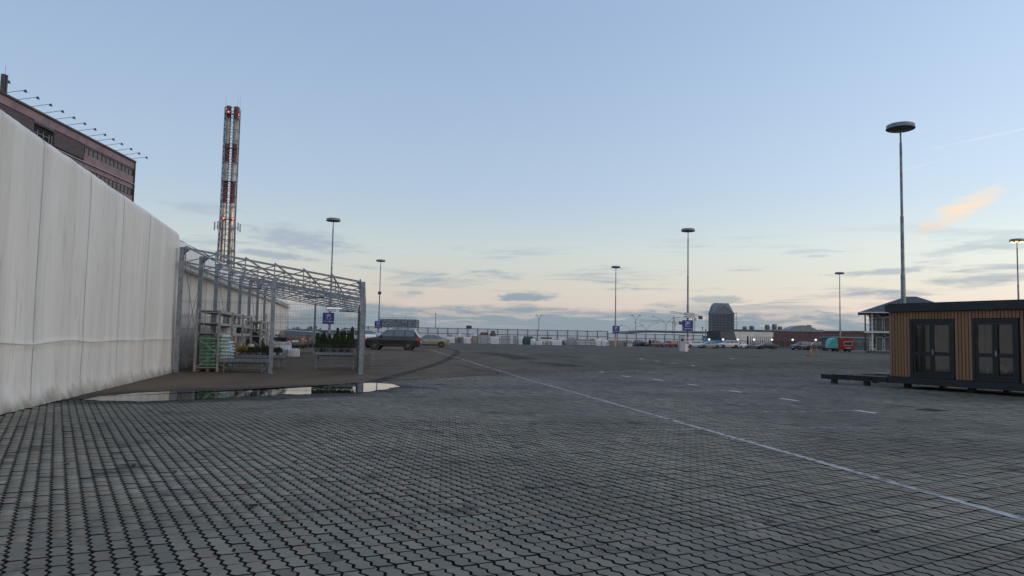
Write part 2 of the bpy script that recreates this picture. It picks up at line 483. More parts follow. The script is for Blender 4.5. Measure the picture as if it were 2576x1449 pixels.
# ------------------------------------------------------------------ puddle
m, T = mat_new('water')
pos = T.n('ShaderNodeNewGeometry', out=0)
bmp = T.n('ShaderNodeBump', {'Height': T.noise(pos, 3., 3), 'Strength': .05, 'Distance': .006})
fr = T.n('ShaderNodeFresnel', {'IOR': 1.33, 'Normal': bmp})
finish(T, T.n('ShaderNodeMixShader', {0: fr, 1: T.n('ShaderNodeBsdfTransparent', {0: (.55, .55, .52)}), 2: T.n('ShaderNodeBsdfGlossy', {0: (1, 1, 1), 'Roughness': .015, 'Normal': bmp})}))
P2 = []
for (x0, y0), (x1, y1) in zip(PUD, PUD[1:] + PUD[:1]):
    for k in range(14):
        t = k / 14
        x, y = x0 + (x1 - x0) * t, y0 + (y1 - y0) * t
        nn = noise.noise_vector(Vector((x * 1.7, y * 1.7, 3)))
        n3 = noise.noise_vector(Vector((x * 6, y * 6, 8)))
        n4 = noise.noise_vector(Vector((x * 19, y * 19, 5)))
        P2.append((x + nn.x * .22 + n3.x * .10 + n4.x * .05, y + nn.y * .22 + n3.y * .10 + n4.y * .05, .007))
tag(MB().add(P2, [tuple(range(len(P2)))[::-1]]).obj('puddle', MATS['water']), kind='structure')

# ------------------------------------------------------------------ painted lines, tyre marks, patches
def paintmat(name, c, lo, hi, sc=7.):
    m, T = mat_new(name)
    pos = T.n('ShaderNodeNewGeometry', out=0)
    a = T.rng(T.m('ADD', T.m('MULTIPLY', T.noise(pos, sc, 6, .7), .8), T.m('MULTIPLY', T.noise(pos, .7, 3), .2)), lo, hi)
    finish(T, T.n('ShaderNodeMixShader', {0: a, 1: T.n('ShaderNodeBsdfTransparent'), 2: pbsdf(T, c, .8, 0, .3)}))
    return m
paintmat('white_paint', (.44, .43, .40), .37, .57)
paintmat('faded_paint', (.42, .41, .37), .37, .57)
paintmat('worn_paint', (.38, .38, .35), .41, .62, 9.)
paintmat('dash_paint', (.56, .55, .52), .28, .42)
paintmat('tyre_black', (.022, .021, .02), .34, .68, 5.)
paintmat('damp_patch', (.030, .028, .026), .38, .62, 2.5)
def ribbon(pts, w, lift, m, name, parent):
    mb = MB(); n = len(pts); vs = []
    for i, p in enumerate(pts):
        a, b = pts[max(0, i - 1)], pts[min(n - 1, i + 1)]
        d = Vector((b[0] - a[0], b[1] - a[1])).normalized() * w / 2
        for s in (1, -1):
            x, y = p[0] - d.y * s, p[1] + d.x * s
            vs.append((x, y, gz(y) + lift))
    mb.add(vs, [(2 * i + 1, 2 * i, 2 * i + 2, 2 * i + 3)[::-1] for i in range(n - 1)])
    return mb.obj(name, MATS[m], parent)
def dense(pts, k=8):
    r = []
    for a, b in zip(pts[:-1], pts[1:]): r += [tuple(a[i] + (b[i] - a[i]) * t / k for i in (0, 1)) for t in range(k)]
    return r + [tuple(pts[-1][:2])]
def gp(*pts): return [tuple(ground(*p))[:2] for p in pts]
# the long white line that runs across the paving and on over the asphalt
a, b = ground(1287, 943), ground(2576, 1308)
wl = [(a.x + (b.x - a.x) * t, a.y + (b.y - a.y) * t) for t in (0, .1, .2, .3, .4, .5, .6, .7, .8, .9, 1, 1.12)]
ribbon(dense(wl, 4), .10, .0045, 'white_paint', 'white_line', PAVE)
ribbon(dense(gp((1080, 880), (1115, 890.5), (1160, 903), (1205, 917)), 6), .11, .004, 'white_paint', 'white_line', ASPH)
ribbon(dense(gp((1205, 917), (1250, 931), (1287, 941)), 6), .10, .004, 'faded_paint', 'white_line', ASPH)
def L(x, y): return ((1400 + x / 2.576) * .6289, (1360 + y / 2.576) * .6289)   # lot close-up
def Rr(x, y): return ((2400 + x / 2.147) * .6289, (1360 + y / 2.147) * .6289)
for y, x1, y1, k in ((128, 420, 131, 0), (148, 470, 151, 0), (166, 560, 171, 0), (184, 600, 189, 0), (204, 640, 209, 0), (224, 760, 233, 0), (251, 820, 262, 0), (283, 1000, 292, 1), (318, 1020, 331, 1)):
    ribbon(dense(gp(L(228, y), L(x1, y1)), 10), .085, .004, 'white_paint' if k else 'faded_paint', 'stall_line', ASPH)
ribbon(dense(gp(L(300, 382), L(930, 393)), 10), .1, .004, 'faded_paint', 'stall_line', ASPH)
for p, q in ((L(980, 393), L(2560, 412)), (L(640, 468), L(2520, 459)), (L(630, 527), L(2570, 516)), (L(1850, 349), L(2570, 368)), (Rr(0, 380), Rr(740, 384)), (Rr(0, 433), Rr(1090, 436)), (Rr(620, 612), Rr(2050, 617)),
             (Rr(180, 775), Rr(2500, 752)), (Rr(1150, 237), Rr(1500, 265)), (Rr(1280, 222), Rr(1450, 242)), (Rr(1710, 322), Rr(1990, 322)), (Rr(2310, 183), Rr(2470, 193)), (Rr(1900, 150), Rr(2120, 156))):
    a, b = ground(*p), ground(*q)
    tgt = PAVE
    ribbon(dense([tuple(a)[:2], tuple(b)[:2]], 14), .09, .0045, 'worn_paint', 'stall_line', tgt)
for x, y, w in ((225, 313, 70), (500, 343, 90), (795, 385, 76), (1163, 443, 104), (1625, 513, 150), (2290, 618, 196)):
    ribbon(dense(gp(Rr(x - w / 2, y - w * .07), Rr(x + w / 2, y + w * .07)), 4), .15, .005, 'dash_paint', 'dash_mark', PAVE)
for x, y, w in ((15, 275, 40), (355, 162, 30), (490, 181, 40), (630, 200, 56), (1140, 160, 30), (800, 221, 20)):
    ribbon(dense(gp(Rr(x - w / 2, y - 2), Rr(x + w / 2, y + 3)), 4), .15, .005, 'dash_paint', 'dash_mark', ASPH)
for y in (128, 148, 166, 184, 204, 224, 251, 283, 318, 382):
    ribbon(gp(L(217, y - 1), L(247, y + 2)), .16, .0055, 'white_paint', 'stall_tick', ASPH)
ribbon(dense(gp(L(1000, 53), L(1600, 62), L(2300, 82), L(2570, 92)), 10), .2, .004, 'faded_paint', 'stall_line', ASPH)
def smooth_pts(P, n=8):
    P = [P[0]] + P + [P[-1]]; r = []
    for i in range(1, len(P) - 2):
        for k in range(n):
            t = k / n
            r.append(tuple(.5 * ((2 * P[i][j]) + (-P[i - 1][j] + P[i + 1][j]) * t + (2 * P[i - 1][j] - 5 * P[i][j] + 4 * P[i + 1][j] - P[i + 2][j]) * t * t + (-P[i - 1][j] + 3 * P[i][j] - 3 * P[i + 1][j] + P[i + 2][j]) * t ** 3) for j in (0, 1)))
    return r + [P[-1]]
sk = smooth_pts(gp(L(235, 436), L(480, 366), L(700, 306), L(900, 246), L(1035, 182), L(1105, 128), L(1070, 100), L(985, 86)))
ribbon(sk, .46, .0065, 'tyre_black', 'tyre_mark', ASPH)
for p, q, w in ((L(1330, 126), L(1830, 200), 1.7), (L(1890, 228), L(2310, 276), 1.5), (L(2000, 152), L(2380, 186), .8), (L(1340, 66), L(1560, 78), 1.3), (L(1040, 190), L(1130, 200), .6), (Rr(1150, 133), Rr(1410, 150), .9), (Rr(440, 128), Rr(700, 140), .9)):
    ribbon(smooth_pts([tuple(ground(*p))[:2], tuple((ground(*p) + ground(*q)) / 2 + Vector((.3, 0, 0)))[:2], tuple(ground(*q))[:2]]), w, .006, 'damp_patch', 'damp_patch', ASPH)
pm('cast_iron', (.03, .03, .03), (.05, .045, .04), .6, .6, scale=30)
# a drain grating set into the paving
for i, (x, y) in enumerate(((2345, 1032),)):
    p = ground(x, y)
    g = thing('drain_grating', 'cast iron drain grating in the paving in front of the wooden cabin', 'drain', (p.x, p.y, .004), radians(31))
    f = MB()
    for a in (-.24, .21): f.box(a, a + .03, -.24, .24, 0, .008); f.box(-.21, .21, a, a + .03, 0, .0075)
    f.obj('frame', MATS['cast_iron'], g)
    for k in range(7):
        MB().box(-.19 + k * .06, -.165 + k * .06, -.21, .21, 0, .006).obj('slat', MATS['cast_iron'], g)
# kerb-like dark joint where asphalt and paving meet
ribbon(dense(BOUND[1:-1], 12), .07, .0035, 'tyre_black', 'seam', ASPH)

# a few dead leaves blown over the paving
WHERE = ['dead leaf ' + w for w in ('in the left foreground, left one of a close pair', 'in the left foreground, right one of a close pair', 'near the left edge below the hangar foot', 'below the left end of the puddle', 'on the paving left of the close pair and further off', 'on the paving below the middle of the puddle', 'on the paving just left of the leaf below the puddle', 'in the middle of the paving left of the white line', 'near the lower end of the white line', 'lowest and rightmost, beside the white line', 'in the centre foreground right of the middle', 'in the centre foreground near the bottom edge')]
pm('leaf_brown', (.045, .034, .022), (.028, .021, .014), .8, scale=30)
for k, (x, y) in enumerate(((1000, 2032), (1012, 2028), (266, 1857), (535, 1866), (700, 1893), (1290, 1800), (1180, 1850), (2150, 1765), (3080, 2090), (3500, 2130), (2700, 1990), (1650, 2110))):
    p = ground(x * .6289, y * .6289)
    rnd = random.Random(k)
    a = rnd.uniform(0, 6); sc = rnd.uniform(.026, .045)
    mb = MB().sheet(lambda u, v: (sc * (u - .5) * 1.9, sc * (v - .5) * (1.25 * sin(pi * min(.98, max(.02, u))) ** .7), .008 + .009 * sin(3 * u + 2 * v + k) + .006 * abs(2 * v - 1)), 6, 4)
    tag(mb.obj('dead_leaf', MATS['leaf_brown'], None, 80, (p.x, p.y, p.z + .004), a), WHERE[k], 'leaf', 'dead leaves on the paving')

# ================================================================== fabric hangar on the left
m, T = mat_new('tarpaulin')
oc = T.n('ShaderNodeTexCoord', out=3)
st = T.n('ShaderNodeMapping', {'Vector': oc, 'Scale': (1, 1, .05)})
st2 = T.n('ShaderNodeMapping', {'Vector': oc, 'Scale': (1, 1, .12)})
c = T.mix(T.rng(T.noise(st, 1.1, 6, .65), .35, .68), (.745, .735, .68), (.62, .61, .56))
c = T.mix(T.m('MULTIPLY', T.rng(T.noise(st2, 5.5, 5, .7), .56, .70), .38), c, (.30, .29, .25))
c = T.mix(T.m('MULTIPLY', T.rng(T.noise(st, 17., 3, .7), .60, .70), .28), c, (.22, .215, .19))
sp = T.n('ShaderNodeSeparateXYZ', {0: oc}, out=None)
low = T.m('MULTIPLY', T.rng(T.m('ADD', sp.outputs[2], T.m('MULTIPLY', T.noise(oc, 2.2, 5), .55)), .62, .18), .8)
c = T.mix(low, c, (.17, .155, .125))
w2 = T.n('ShaderNodeTexNoise', {'Vector': T.n('ShaderNodeMapping', {'Vector': oc, 'Scale': (1, 1, .35)}), 'Scale': 2.4, 'Detail': 3})
finish(T, pbsdf(T, c, .5, 0, .4, w2, .35, .05))
pm('seam_fabric', (.56, .55, .505), (.47, .46, .425), .6)
pm('galvanised', (.25, .285, .32), (.15, .175, .20), .5, .35, scale=9., lo=.32, hi=.68)
pm('galvanised_dark', (.15, .17, .19), (.09, .10, .115), .5, .4, scale=6., lo=.32, hi=.68)

TA, TB = Vector((-8.44, 12.38, 0)), Vector((-11.9, 26.2, 0))
td = (TB - TA).normalized(); tn = Vector((td.y, -td.x, 0))     # tn faces the yard
THT = 4.97
def tdisp(s, h, far=0):
    bil = .022 * sin(2 * pi * (s + .3 * noise.noise(Vector((s * .3, 1, 0)))) / 2.82) * min(1, h / 1.4) * (1 if h < 4.3 else max(0, (THT - h) / .67))
    bil += .03 * noise.noise(Vector((s * .55, h * .25, 5 + far)))
    fold = .016 * noise.noise(Vector((s * 2.3, h * .3, 2 + far))) + .012 * noise.noise(Vector((s * 6, h * .5, 7)))
    cy = 1.15 + .05 * noise.noise(Vector((s * .5, 0, 9)))
    cre = .022 * exp(-((h - cy) / .03) ** 2) + (.02 if h < cy else .02 * exp(-(h - cy) * 3))
    sk = 0
    if h < .55:
        q = (.55 - h) / .55
        sk = .04 * q * q + q * .05 * noise.noise(Vector((s * 5.2 + h * 5.0, h * 2, 11))) + q * .013 * sin(s * 19 + h * 22 + 4 * noise.noise(Vector((s * 1.3, 0, 3))))
    top = -max(0, (h - 4.82) / .15) ** 2 * .10
    return bil + fold + cre + sk + top
hall = thing('fabric_hangar', 'long white fabric hangar with stained wall along the left side', 'hangar', tuple(TA))
far_s0 = (TB - TA).length
def wallpt(s, h, off=0., far=0):
    p = td * s + tn * (tdisp(s, h, far) + off)
    return Vector((p.x, p.y, h + gz(TA.y + s)))
seams = [-26 + 2.82 * k - 1.02 for k in range(0, 14)]
seams = [s for s in seams if s < far_s0 - .8] + [far_s0]
for a, b in zip(seams[:-1], seams[1:]):
    nu, nv = (44, 84) if b > -3 else (10, 20)
    MB().sheet(lambda u, v: wallpt(a + (b - a) * u, .0 + THT * v ** 1.15), nu, nv).obj('fabric_panel', MATS['tarpaulin'], hall, smooth=180)
    if b > -3 and b < far_s0 - .1:
        MB().sheet(lambda u, v: wallpt(b - .022 + .044 * u, .05 + (THT - .1) * v, .005), 1, 70).obj('seam', MATS['seam_fabric'], hall, smooth=180)
pm('seam_dark', (.42, .41, .37), (.34, .33, .30), .7)
for a, b in zip(seams[:-1], seams[1:]):
    if b > -3:
        MB().sheet(lambda u, v: wallpt(a + (b - a) * u, 1.155 + .05 * noise.noise(Vector(((a + (b - a) * u) * .5, 0, 9))) + .014 * v, .012), 30, 1).obj('hem_line', MATS['seam_dark'], hall, smooth=180)
# end return of the near section and its folded corner
MB().sheet(lambda u, v: wallpt(far_s0, THT * v ** 1.15) - tn * (.45 * u) + td * (.05 * noise.noise(Vector((u * 3, v * 5, 1)))), 6, 60).obj('corner_fabric', MATS['tarpaulin'], hall, smooth=180)
# far section, set back, lower eave with a gutter
FEND = Vector((-22.3, 73.6, 0))
f0 = TB - tn * .34
fd = (FEND - f0).normalized(); fn = Vector((fd.y, -fd.x, 0)); FL = (FEND - f0).length; f0l = f0 - TA
FH = 4.05
def farpt(s, h, off=0.):
    bulge = .05 * noise.noise(Vector((s * .6, h * .3, 21))) + .03 * noise.noise(Vector((s * 2.3, h * .35, 22)))
    p = f0l + fd * s + fn * (bulge + off + (.05 * max(0, .4 - h)))
    return Vector((p.x, p.y, h + gz(f0.y + s * fd.y)))
k = 0
while k * 3.4 < FL:
    a, b = k * 3.4, min(FL, k * 3.4 + 3.4)
    MB().sheet(lambda u, v: farpt(a + (b - a) * u, FH * v), 26, 40).obj('fabric_panel', MATS['tarpaulin'], hall, smooth=180)
    MB().sheet(lambda u, v: farpt(a + (b - a) * u, FH + (.95) * v, -.02 - .22 * v ** 1.6) + Vector((0, 0, .04 * noise.noise(Vector((u * 3 + k * 3, v * 2, 4))))), 20, 14).obj('eave_fabric', MATS['tarpaulin'], hall, smooth=180)
    MB().bar(farpt(b - .01, .02, .08), farpt(b - .01, FH, .08), .03, .02).obj('seam', MATS['seam_fabric'], hall)
    k += 1
pm('gutter_grey', (.34, .35, .35), (.22, .23, .23), .6, scale=5)
gt = MB()
for i in range(14):
    a, b = i * FL / 14, (i + 1) * FL / 14
    gt.bar(farpt(a, FH - .28, .17), farpt(b, FH - .28, .17), .14, .10)
    gt.bar(farpt(a, FH - .02, .12), farpt(b, FH - .02, .12), .05, .05)
gt.obj('gutter', MATS['gutter_grey'], hall)
# far end wall and the roof
e0, e1 = farpt(FL, 0), farpt(FL, FH)
back = -fn * 24
MB().add([e0, e1, e1 + Vector((0, 0, .95)) + back * .02, e1 + back * .5 + Vector((0, 0, 4.2)), e1 + back, e0 + back], [(0, 1, 2, 3, 4, 5)]).obj('end_wall', MATS['tarpaulin'], hall)
n0, n1 = wallpt(seams[0], THT), wallpt(far_s0, THT)
rdg = -tn * 12 + Vector((0, 0, 2.4))
MB().add([n0, n1, n1 + rdg, n0 + rdg, n1 - tn * 24, n0 - tn * 24], [(0, 1, 2, 3), (3, 2, 4, 5)]).obj('roof', MATS['tarpaulin'], hall)
e2 = farpt(0, FH, -.24) + Vector((0, 0, .95)); e3 = farpt(FL, FH, -.24) + Vector((0, 0, .95))
rdg = -fn * 11.5 + Vector((0, 0, 2.3))
MB().add([e2, e3, e3 + rdg, e2 + rdg, e3 - fn * 23, e2 - fn * 23], [(0, 1, 2, 3), (3, 2, 4, 5)]).obj('roof', MATS['tarpaulin'], hall)
bk = Vector((0, 0, -THT))
MB().add([n1, n1 - tn * 24, n1 - tn * 24 + bk, n1 + bk, n0, n0 - tn * 24, n0 - tn * 24 + bk, n0 + bk], [(0, 1, 2, 3), (4, 5, 6, 7), (1, 5, 6, 2)]).obj('end_wall', MATS['tarpaulin'], hall)

# ================================================================== galvanised canopy frame
FR = radians(11)
FO = Vector((-11.63, 25.88, 0))
frame = thing('canopy_frame', 'galvanised steel lean-to canopy frame with open trusses beside the hangar', 'canopy frame', tuple(FO), FR)
FWD, BAY, NB = 6.29, 3.1, 7
HL, HR, TD = 4.42, 3.41, .53
def fz(y): return gz(FO.y + y * cos(FR))
def hx(x): return HL + (HR - HL) * x / FWD
def post(x, y, h, w=.14):
    z = fz(y)
    p = MB().box(x - w / 2, x + w / 2, y - w / 2, y + w / 2, z + .012, h).obj('post', MATS['galvanised'], frame)
    MB().box(x - .2, x + .2, y - .13, y + .13, z + .001, z + .014).obj('base_plate', MATS['galvanised_dark'], p)
    for dx in (-.15, .15):
        for dy in (-.09, .09): MB().tube((x + dx, y + dy, z + .014), (x + dx, y + dy, z + .04), .012, n=6).obj('anchor_bolt', MATS['galvanised_dark'], p)
for k in range(NB + 1):
    y = k * BAY
    post(0, y, HL - .02); post(FWD, y, HR - .02)
    tr = MB().bar((.07, y, hx(0.07) - .03), (FWD - .07, y, hx(FWD) - .03), .06, .07).obj('truss', MATS['galvanised'], frame)
    MB().bar((.07, y, hx(.07) - TD), (FWD - .07, y, hx(FWD) - TD), .06, .06).obj('bottom_chord', MATS['galvanised'], tr)
    for i in range(7):
        x = .12 + (FWD - .24) * i / 6
        MB().bar((x, y, hx(x) - .064), (x, y, hx(x) - TD + .03), .035).obj('web_bar', MATS['galvanised'], tr)
        if i < 6:
            x2 = .12 + (FWD - .24) * (i + 1) / 6
            MB().bar((x + .02, y + .037, hx(x) - TD + .02), (x2 - .02, y + .037, hx(x2) - .06), .032).obj('web_bar', MATS['galvanised'], tr)
    for x, s in ((0, 1), (FWD, -1)):
        MB().prism([(x + s * .07, hx(x) - .07), (x + s * .26, hx(x + s * .26) - .066), (x + s * .07, hx(x) - .30)], lambda a, b, t: (a, t, b), y - .008, y + .008).obj('gusset', MATS['galvanised_dark'], tr)
for y in (0, NB * BAY):
    post(FWD / 2, y, hx(FWD / 2) - TD - .03, .13)
for i in range(7):
    x = .12 + (FWD - .24) * i / 6
    MB().bar((x, 0, hx(x) + .032), (x, NB * BAY, hx(x) + .032), .05, .05).obj('purlin', MATS['galvanised'], frame)
for x in (0, FWD):
    MB().bar((x, .07, hx(x) - TD - .02), (x, NB * BAY - .07, hx(x) - TD - .02), .05, .06).obj('side_rail', MATS['galvanised'], frame)
for k in (0, 2, 5):
    y = k * BAY
    for a, b in (((.1, y + .1, hx(0) - .6), (.1, y + BAY - .1, .5)), ((.1, y + BAY - .1, hx(0) - .6), (.1, y + .1, .5))):
        MB().tube(a, b, .008, n=5).obj('brace_cable', MATS['galvanised_dark'], frame)
for k in (2, 4):   # roof wind bracing
    y = k * BAY
    MB().bar((.2, y, hx(.2) - .12), (2.2, y + BAY, hx(2.2) - .12), .03).obj('wind_brace', MATS['galvanised'], frame)
    MB().bar((6, y, hx(6) - .12), (4.2, y + BAY, hx(4.2) - .12), .03).obj('wind_brace', MATS['galvanised'], frame)
# hanging strip lights and heater tubes under the canopy
pm('white_plastic', (.7, .71, .7), (.6, .6, .58), .45)
emit('tube_light', (1, .98, .94), 1.1)
for i, (x, k, on) in enumerate(((4.6, 5, 1), (4.1, 2, 0), (1.0, 3, 0), (5.2, 6, 0))):
    loc = FO + Matrix.Rotation(FR, 3, 'Z') @ Vector((x, k * BAY + .3, hx(x) - TD - .16))
    t = thing('strip_light', ('lit strip light hanging at the far end under the canopy frame', 'grey strip light hung near the front right of the canopy frame', 'grey strip light hung by the left posts of the canopy frame', 'unlit strip light at the rear right of the canopy frame')[i], 'light', tuple(loc), FR, 'strip lights under the canopy frame')
    MB().box(-.45, .45, -.05, .05, 0, .06).obj('housing', MATS['galvanised'], t)
    MB().tube((-.42, 0, -.02), (.42, 0, -.02), .018, n=8).obj('tube', MATS['tube_light' if on else 'white_plastic'], t)
    h = MB()
    for a in (-.4, .4): h.tube((a, 0, .06), (a, 0, .15), .006, n=5)
    h.obj('hanger', MATS['galvanised_dark'], t)

# welded wire fencing closing the canopy
pm('wire_grey', (.10, .115, .12), (.07, .08, .085), .5, .5)
def wire_fence(name, label, p, q, h=2.5, npan=3, spikes=.1):
    p, q = Vector(p), Vector(q)
    t = thing(name, label, 'fence', (p.x, p.y, 0))
    d = (q - p); L_ = d.length; d /= L_
    for i in range(npan):
        a, b = L_ * i / npan + .06, L_ * (i + 1) / npan - .06
        mb = MB(); n = int((b - a) / .055)
        off = Vector((d.y, -d.x, 0)) * .004
        for k in range(n + 1):
            r = d * (a + (b - a) * k / n)
            z0 = gz(p.y + r.y)
            mb.tube((r.x, r.y, z0 + .05), (r.x, r.y, z0 + h + spikes), .0036, n=3, caps=False)
        for z in (.12, .55, .60, 1.05, 1.5, 1.55, 1.95, 2.0, 2.05, h):
            A, B = d * a + off, d * b + off
            mb.tube((A.x, A.y, gz(p.y + A.y) + z), (B.x, B.y, gz(p.y + B.y) + z), .0045, n=3, caps=False)
        tag(mb.obj('mesh_panel', MATS['wire_grey'], t), kind='stuff')
    for i in range(npan + 1):
        r = d * (L_ * i / npan); z0 = gz(p.y + r.y)
        MB().box(r.x - .02, r.x + .02, r.y - .02, r.y + .02, z0, z0 + h + .03).obj('fence_post', MATS['wire_grey'], t)
    return t
def fl(x, y):
    v = FO + Matrix.Rotation(FR, 3, 'Z') @ Vector((x, y, 0)); return (v.x, v.y, 0)
wire_fence('mesh_fence', 'wire mesh fence across the front of the canopy frame', fl(-.02, .14), fl(FWD - .12, .14), 2.5, 2)
wire_fence('mesh_fence', 'wire mesh fence closing the rear of the canopy frame', fl(.1, NB * BAY + .16), fl(FWD - .1, NB * BAY + .16), 2.5, 2)
wire_fence('mesh_fence', 'wire mesh fence along the right side of the canopy frame', fl(FWD - .14, .4), fl(FWD - .14, NB * BAY), 2.4, 7)
# low kerb under the rear fence
pm('concrete', (.26, .26, .25), (.18, .18, .17), .85, scale=6, bump=.3)
a, b = fl(-2, NB * BAY + .5), fl(FWD + .3, NB * BAY + .5)
tag(MB().bar((a[0], a[1], gz(a[1]) + .05), (b[0], b[1], gz(b[1]) + .05), .16, .12).obj('kerb', MATS['concrete']), kind='structure')

# ------------------------------------------------------------------ pallet racks
pm('rack_paint', (.36, .37, .35), (.25, .255, .24), .55, scale=7)
pm('rack_shelf', (.42, .42, .40), (.30, .30, .28), .6, scale=4)
RO = Vector((-11.45, 26.95, 0)); RR = radians(12.5)
def rack(name, label, loc, nb, bay, h, dep, levels, rz):
    t = thing(name, label, 'rack', loc, rz)
    for k in range(nb + 1):
        y = k * bay
        for x in (0, dep): MB().box(x - .045, x + .045, y - .03, y + .03, 0, h + .06).obj('upright', MATS['rack_paint'], t)
        for i, (z0, z1) in enumerate(((.16, .16), (.16, .68), (1.22, .68), (1.22, 1.22), (1.9, 1.28), (h - .04, h - .04))):
            MB().bar((.045, y, z0), (dep - .045, y, z1), .025, .03).obj('brace', MATS['rack_paint'], t)
    for z in levels:
        for k in range(nb):
            for x in (.05, dep - .05): MB().box(x - .022, x + .022, k * bay + .032, (k + 1) * bay - .032, z - .05, z + .05).obj('beam', MATS['rack_shelf'], t)
            MB().box(.08, dep - .08, k * bay + .04, (k + 1) * bay - .04, z + .02, z + .042).obj('shelf', MATS['rack_shelf'], t)
    return t
rack('pallet_rack', 'grey steel pallet rack holding bags and cartons beside the hangar wall', tuple(RO), 3, 3.1, 2.2, .78, (1.36, 1.74, 2.2), RR)
R2 = Vector((-14.2, 39.6, gz(39.6)))
rack('pallet_rack', 'grey steel pallet rack further back with a tyre under it', tuple(R2), 2, 3.4, 2.0, .78, (1.15, 1.55, 1.98), RR)
def rl(x, y, z, o=RO, r=RR):
    v = o + Matrix.Rotation(r, 3, 'Z') @ Vector((x, y, 0)); return (v.x, v.y, z + (gz(v.y) if o is RO else 0))

# ------------------------------------------------------------------ stacked sacks
m, T = mat_new('sack_print')
oc = T.n('ShaderNodeTexCoord', out=3)
sp = T.n('ShaderNodeSeparateXYZ', {0: oc}, out=None)
nz = T.noise(oc, 7., 4)
xx = T.m('ADD', sp.outputs[0], T.m('MULTIPLY', T.m('SUBTRACT', nz, .5), .08))
c = T.mix(T.rng(xx, .24, .30), (.13, .30, .18), (.62, .70, .70))
c = T.mix(T.rng(T.m('ABSOLUTE', T.m('ADD', sp.outputs[1], .05)), .16, .13), c, T.mix(T.rng(xx, .30, .36), (.20, .33, .55), (.55, .66, .70)))
c = T.mix(T.m('MULTIPLY', T.rng(nz, .48, .60), .75), c, (.45, .58, .48))
c = T.mix(T.m('MULTIPLY', T.rng(T.m('ABSOLUTE', sp.outputs[2]), .035, .02), .0), c, (.6, .62, .6))
finish(T, pbsdf(T, c, .35, 0, .5, T.noise(oc, 14., 3), .4, .02))
m, T = mat_new('sack_teal')
oc = T.n('ShaderNodeTexCoord', out=3)
sp = T.n('ShaderNodeSeparateXYZ', {0: oc}, out=None)
nz = T.noise(oc, 8., 4)
c = T.mix(T.rng(T.m('ADD', sp.outputs[0], T.m('MULTIPLY', nz, .2)), .02, .12), (.04, .26, .19), (.58, .70, .70))
c = T.mix(T.m('MULTIPLY', T.rng(nz, .55, .65), .6), c, (.30, .46, .42))
finish(T, pbsdf(T, c, .35, 0, .5, T.noise(oc, 14., 3), .4, .02))
def sack_mesh(lx, ly, lz, seed, m):
    mb = MB(); nu, nv = 14, 18
    for sgn in (1, -1):
        def fn(u, v):
            x, y = (u - .5) * lx, (v - .5) * ly
            e = (max(0, 1 - abs(2 * u - 1) ** 3) * max(0, 1 - abs(2 * v - 1) ** 3.4)) ** .55
            w = .016 * noise.noise(Vector((x * 7, y * 7, seed + sgn)))
            return (x * (1 - .04 * abs(2 * v - 1) ** 2) + .01 * noise.noise(Vector((y * 9, seed, 0))), y, sgn * (lz / 2 * e + w * e))
        if sgn > 0: mb.sheet(fn, nu, nv)
        else: mb.sheet(lambda u, v: fn(1 - u, v), nu, nv)
    return mb.mesh('sack', m, smooth=180)
sm = [sack_mesh(1.0, .60, .175, k * 3.1, MATS['sack_print']) for k in range(3)] + [sack_mesh(.92, .50, .15, k * 3.1 + 40, MATS['sack_teal']) for k in range(3)]
pm('pallet_wood', (.30, .22, .14), (.20, .145, .09), .85, scale=6, stretch=(1, 6, 1))
def pallet(label, loc, rz, w=1.1, d=.8, group='wooden pallets'):
    t = thing('pallet', label, 'pallet', loc, rz, group)
    for i in range(5): MB().box(-w / 2, w / 2, -d / 2 + i * (d - .1) / 4, -d / 2 + .1 + i * (d - .1) / 4, .105, .125).obj('deck_board', MATS['pallet_wood'], t)
    for i in range(3):
        x = -w / 2 + i * (w - .1) / 2
        MB().box(x, x + .1, -d / 2, d / 2, .0, .104).obj('runner', MATS['pallet_wood'], t)
    return t
for s, (y0, n, mi, hz, ty) in enumerate(((.42, 9, 0, .132, .57), (1.78, 8, 3, .118, .5))):
    for c_ in range(2):
        yy = y0 + c_ * (ty + .02)
        for k in range(n):
            nm = ('green and white sack, blue print', 'teal and white sack')[s]
            o = mk('sack', sm[mi + (k + c_) % 3], None, rl(.58 + .025 * sin(k * 5 + c_), yy, .155 + (.165 if s == 0 else .135) / 2 + k * hz), RR + random.uniform(-.04, .04))
            tag(o, '%s, %s layer of the %s sack stack' % (nm, ORD[k], (('front', 'second'), ('third', 'fourth'))[s][c_]), 'sack', 'stacked sacks in the pallet rack')
            o.rotation_euler[0] = random.uniform(-.03, .03)
pallet('wooden pallet under the green and white sacks', rl(.42, .7, .005), RR, .78, 1.15)
pallet('wooden pallet under the teal and white sacks', rl(.42, 1.96, .005), RR, .78, .95)
# ------------------------------------------------------------------ cartons
pm('cardboard', (.24, .155, .09), (.17, .105, .06), .85, scale=3)
pm('cardboard_pale', (.40, .33, .25), (.32, .26, .19), .85, scale=3)
pm('tape', (.42, .36, .26), (.36, .30, .2), .4)
def carton(label, loc, rz, w, d, h, m='cardboard'):
    t = thing('carton', label, 'carton', loc, rz, 'cartons in the pallet rack')
    b = MB().box(-w / 2, w / 2, -d / 2, d / 2, 0, h).obj('box', MATS[m], t)
    MB().box(-.03, .03, -d / 2 - .002, d / 2 + .002, h * .55, h + .002).obj('tape', MATS['tape'], t)
i = 0
for c_, (yy, n) in enumerate(((3.55, 4), (4.15, 4), (4.75, 4), (5.35, 3), (5.95, 3))):
    for k in range(n):
        pale = (c_ == 2 and k == 3) or (c_ == 4 and k == 2)
        carton('%s carton, %s one up in the %s carton column of the near rack' % ('pale' if pale else 'brown', ORD[k], NTH[c_]), rl(.42 + random.uniform(-.03, .05), yy, .14 + k * .285), RR + random.uniform(-.03, .03), .62, .55, .28, 'cardboard_pale' if pale else 'cardboard')
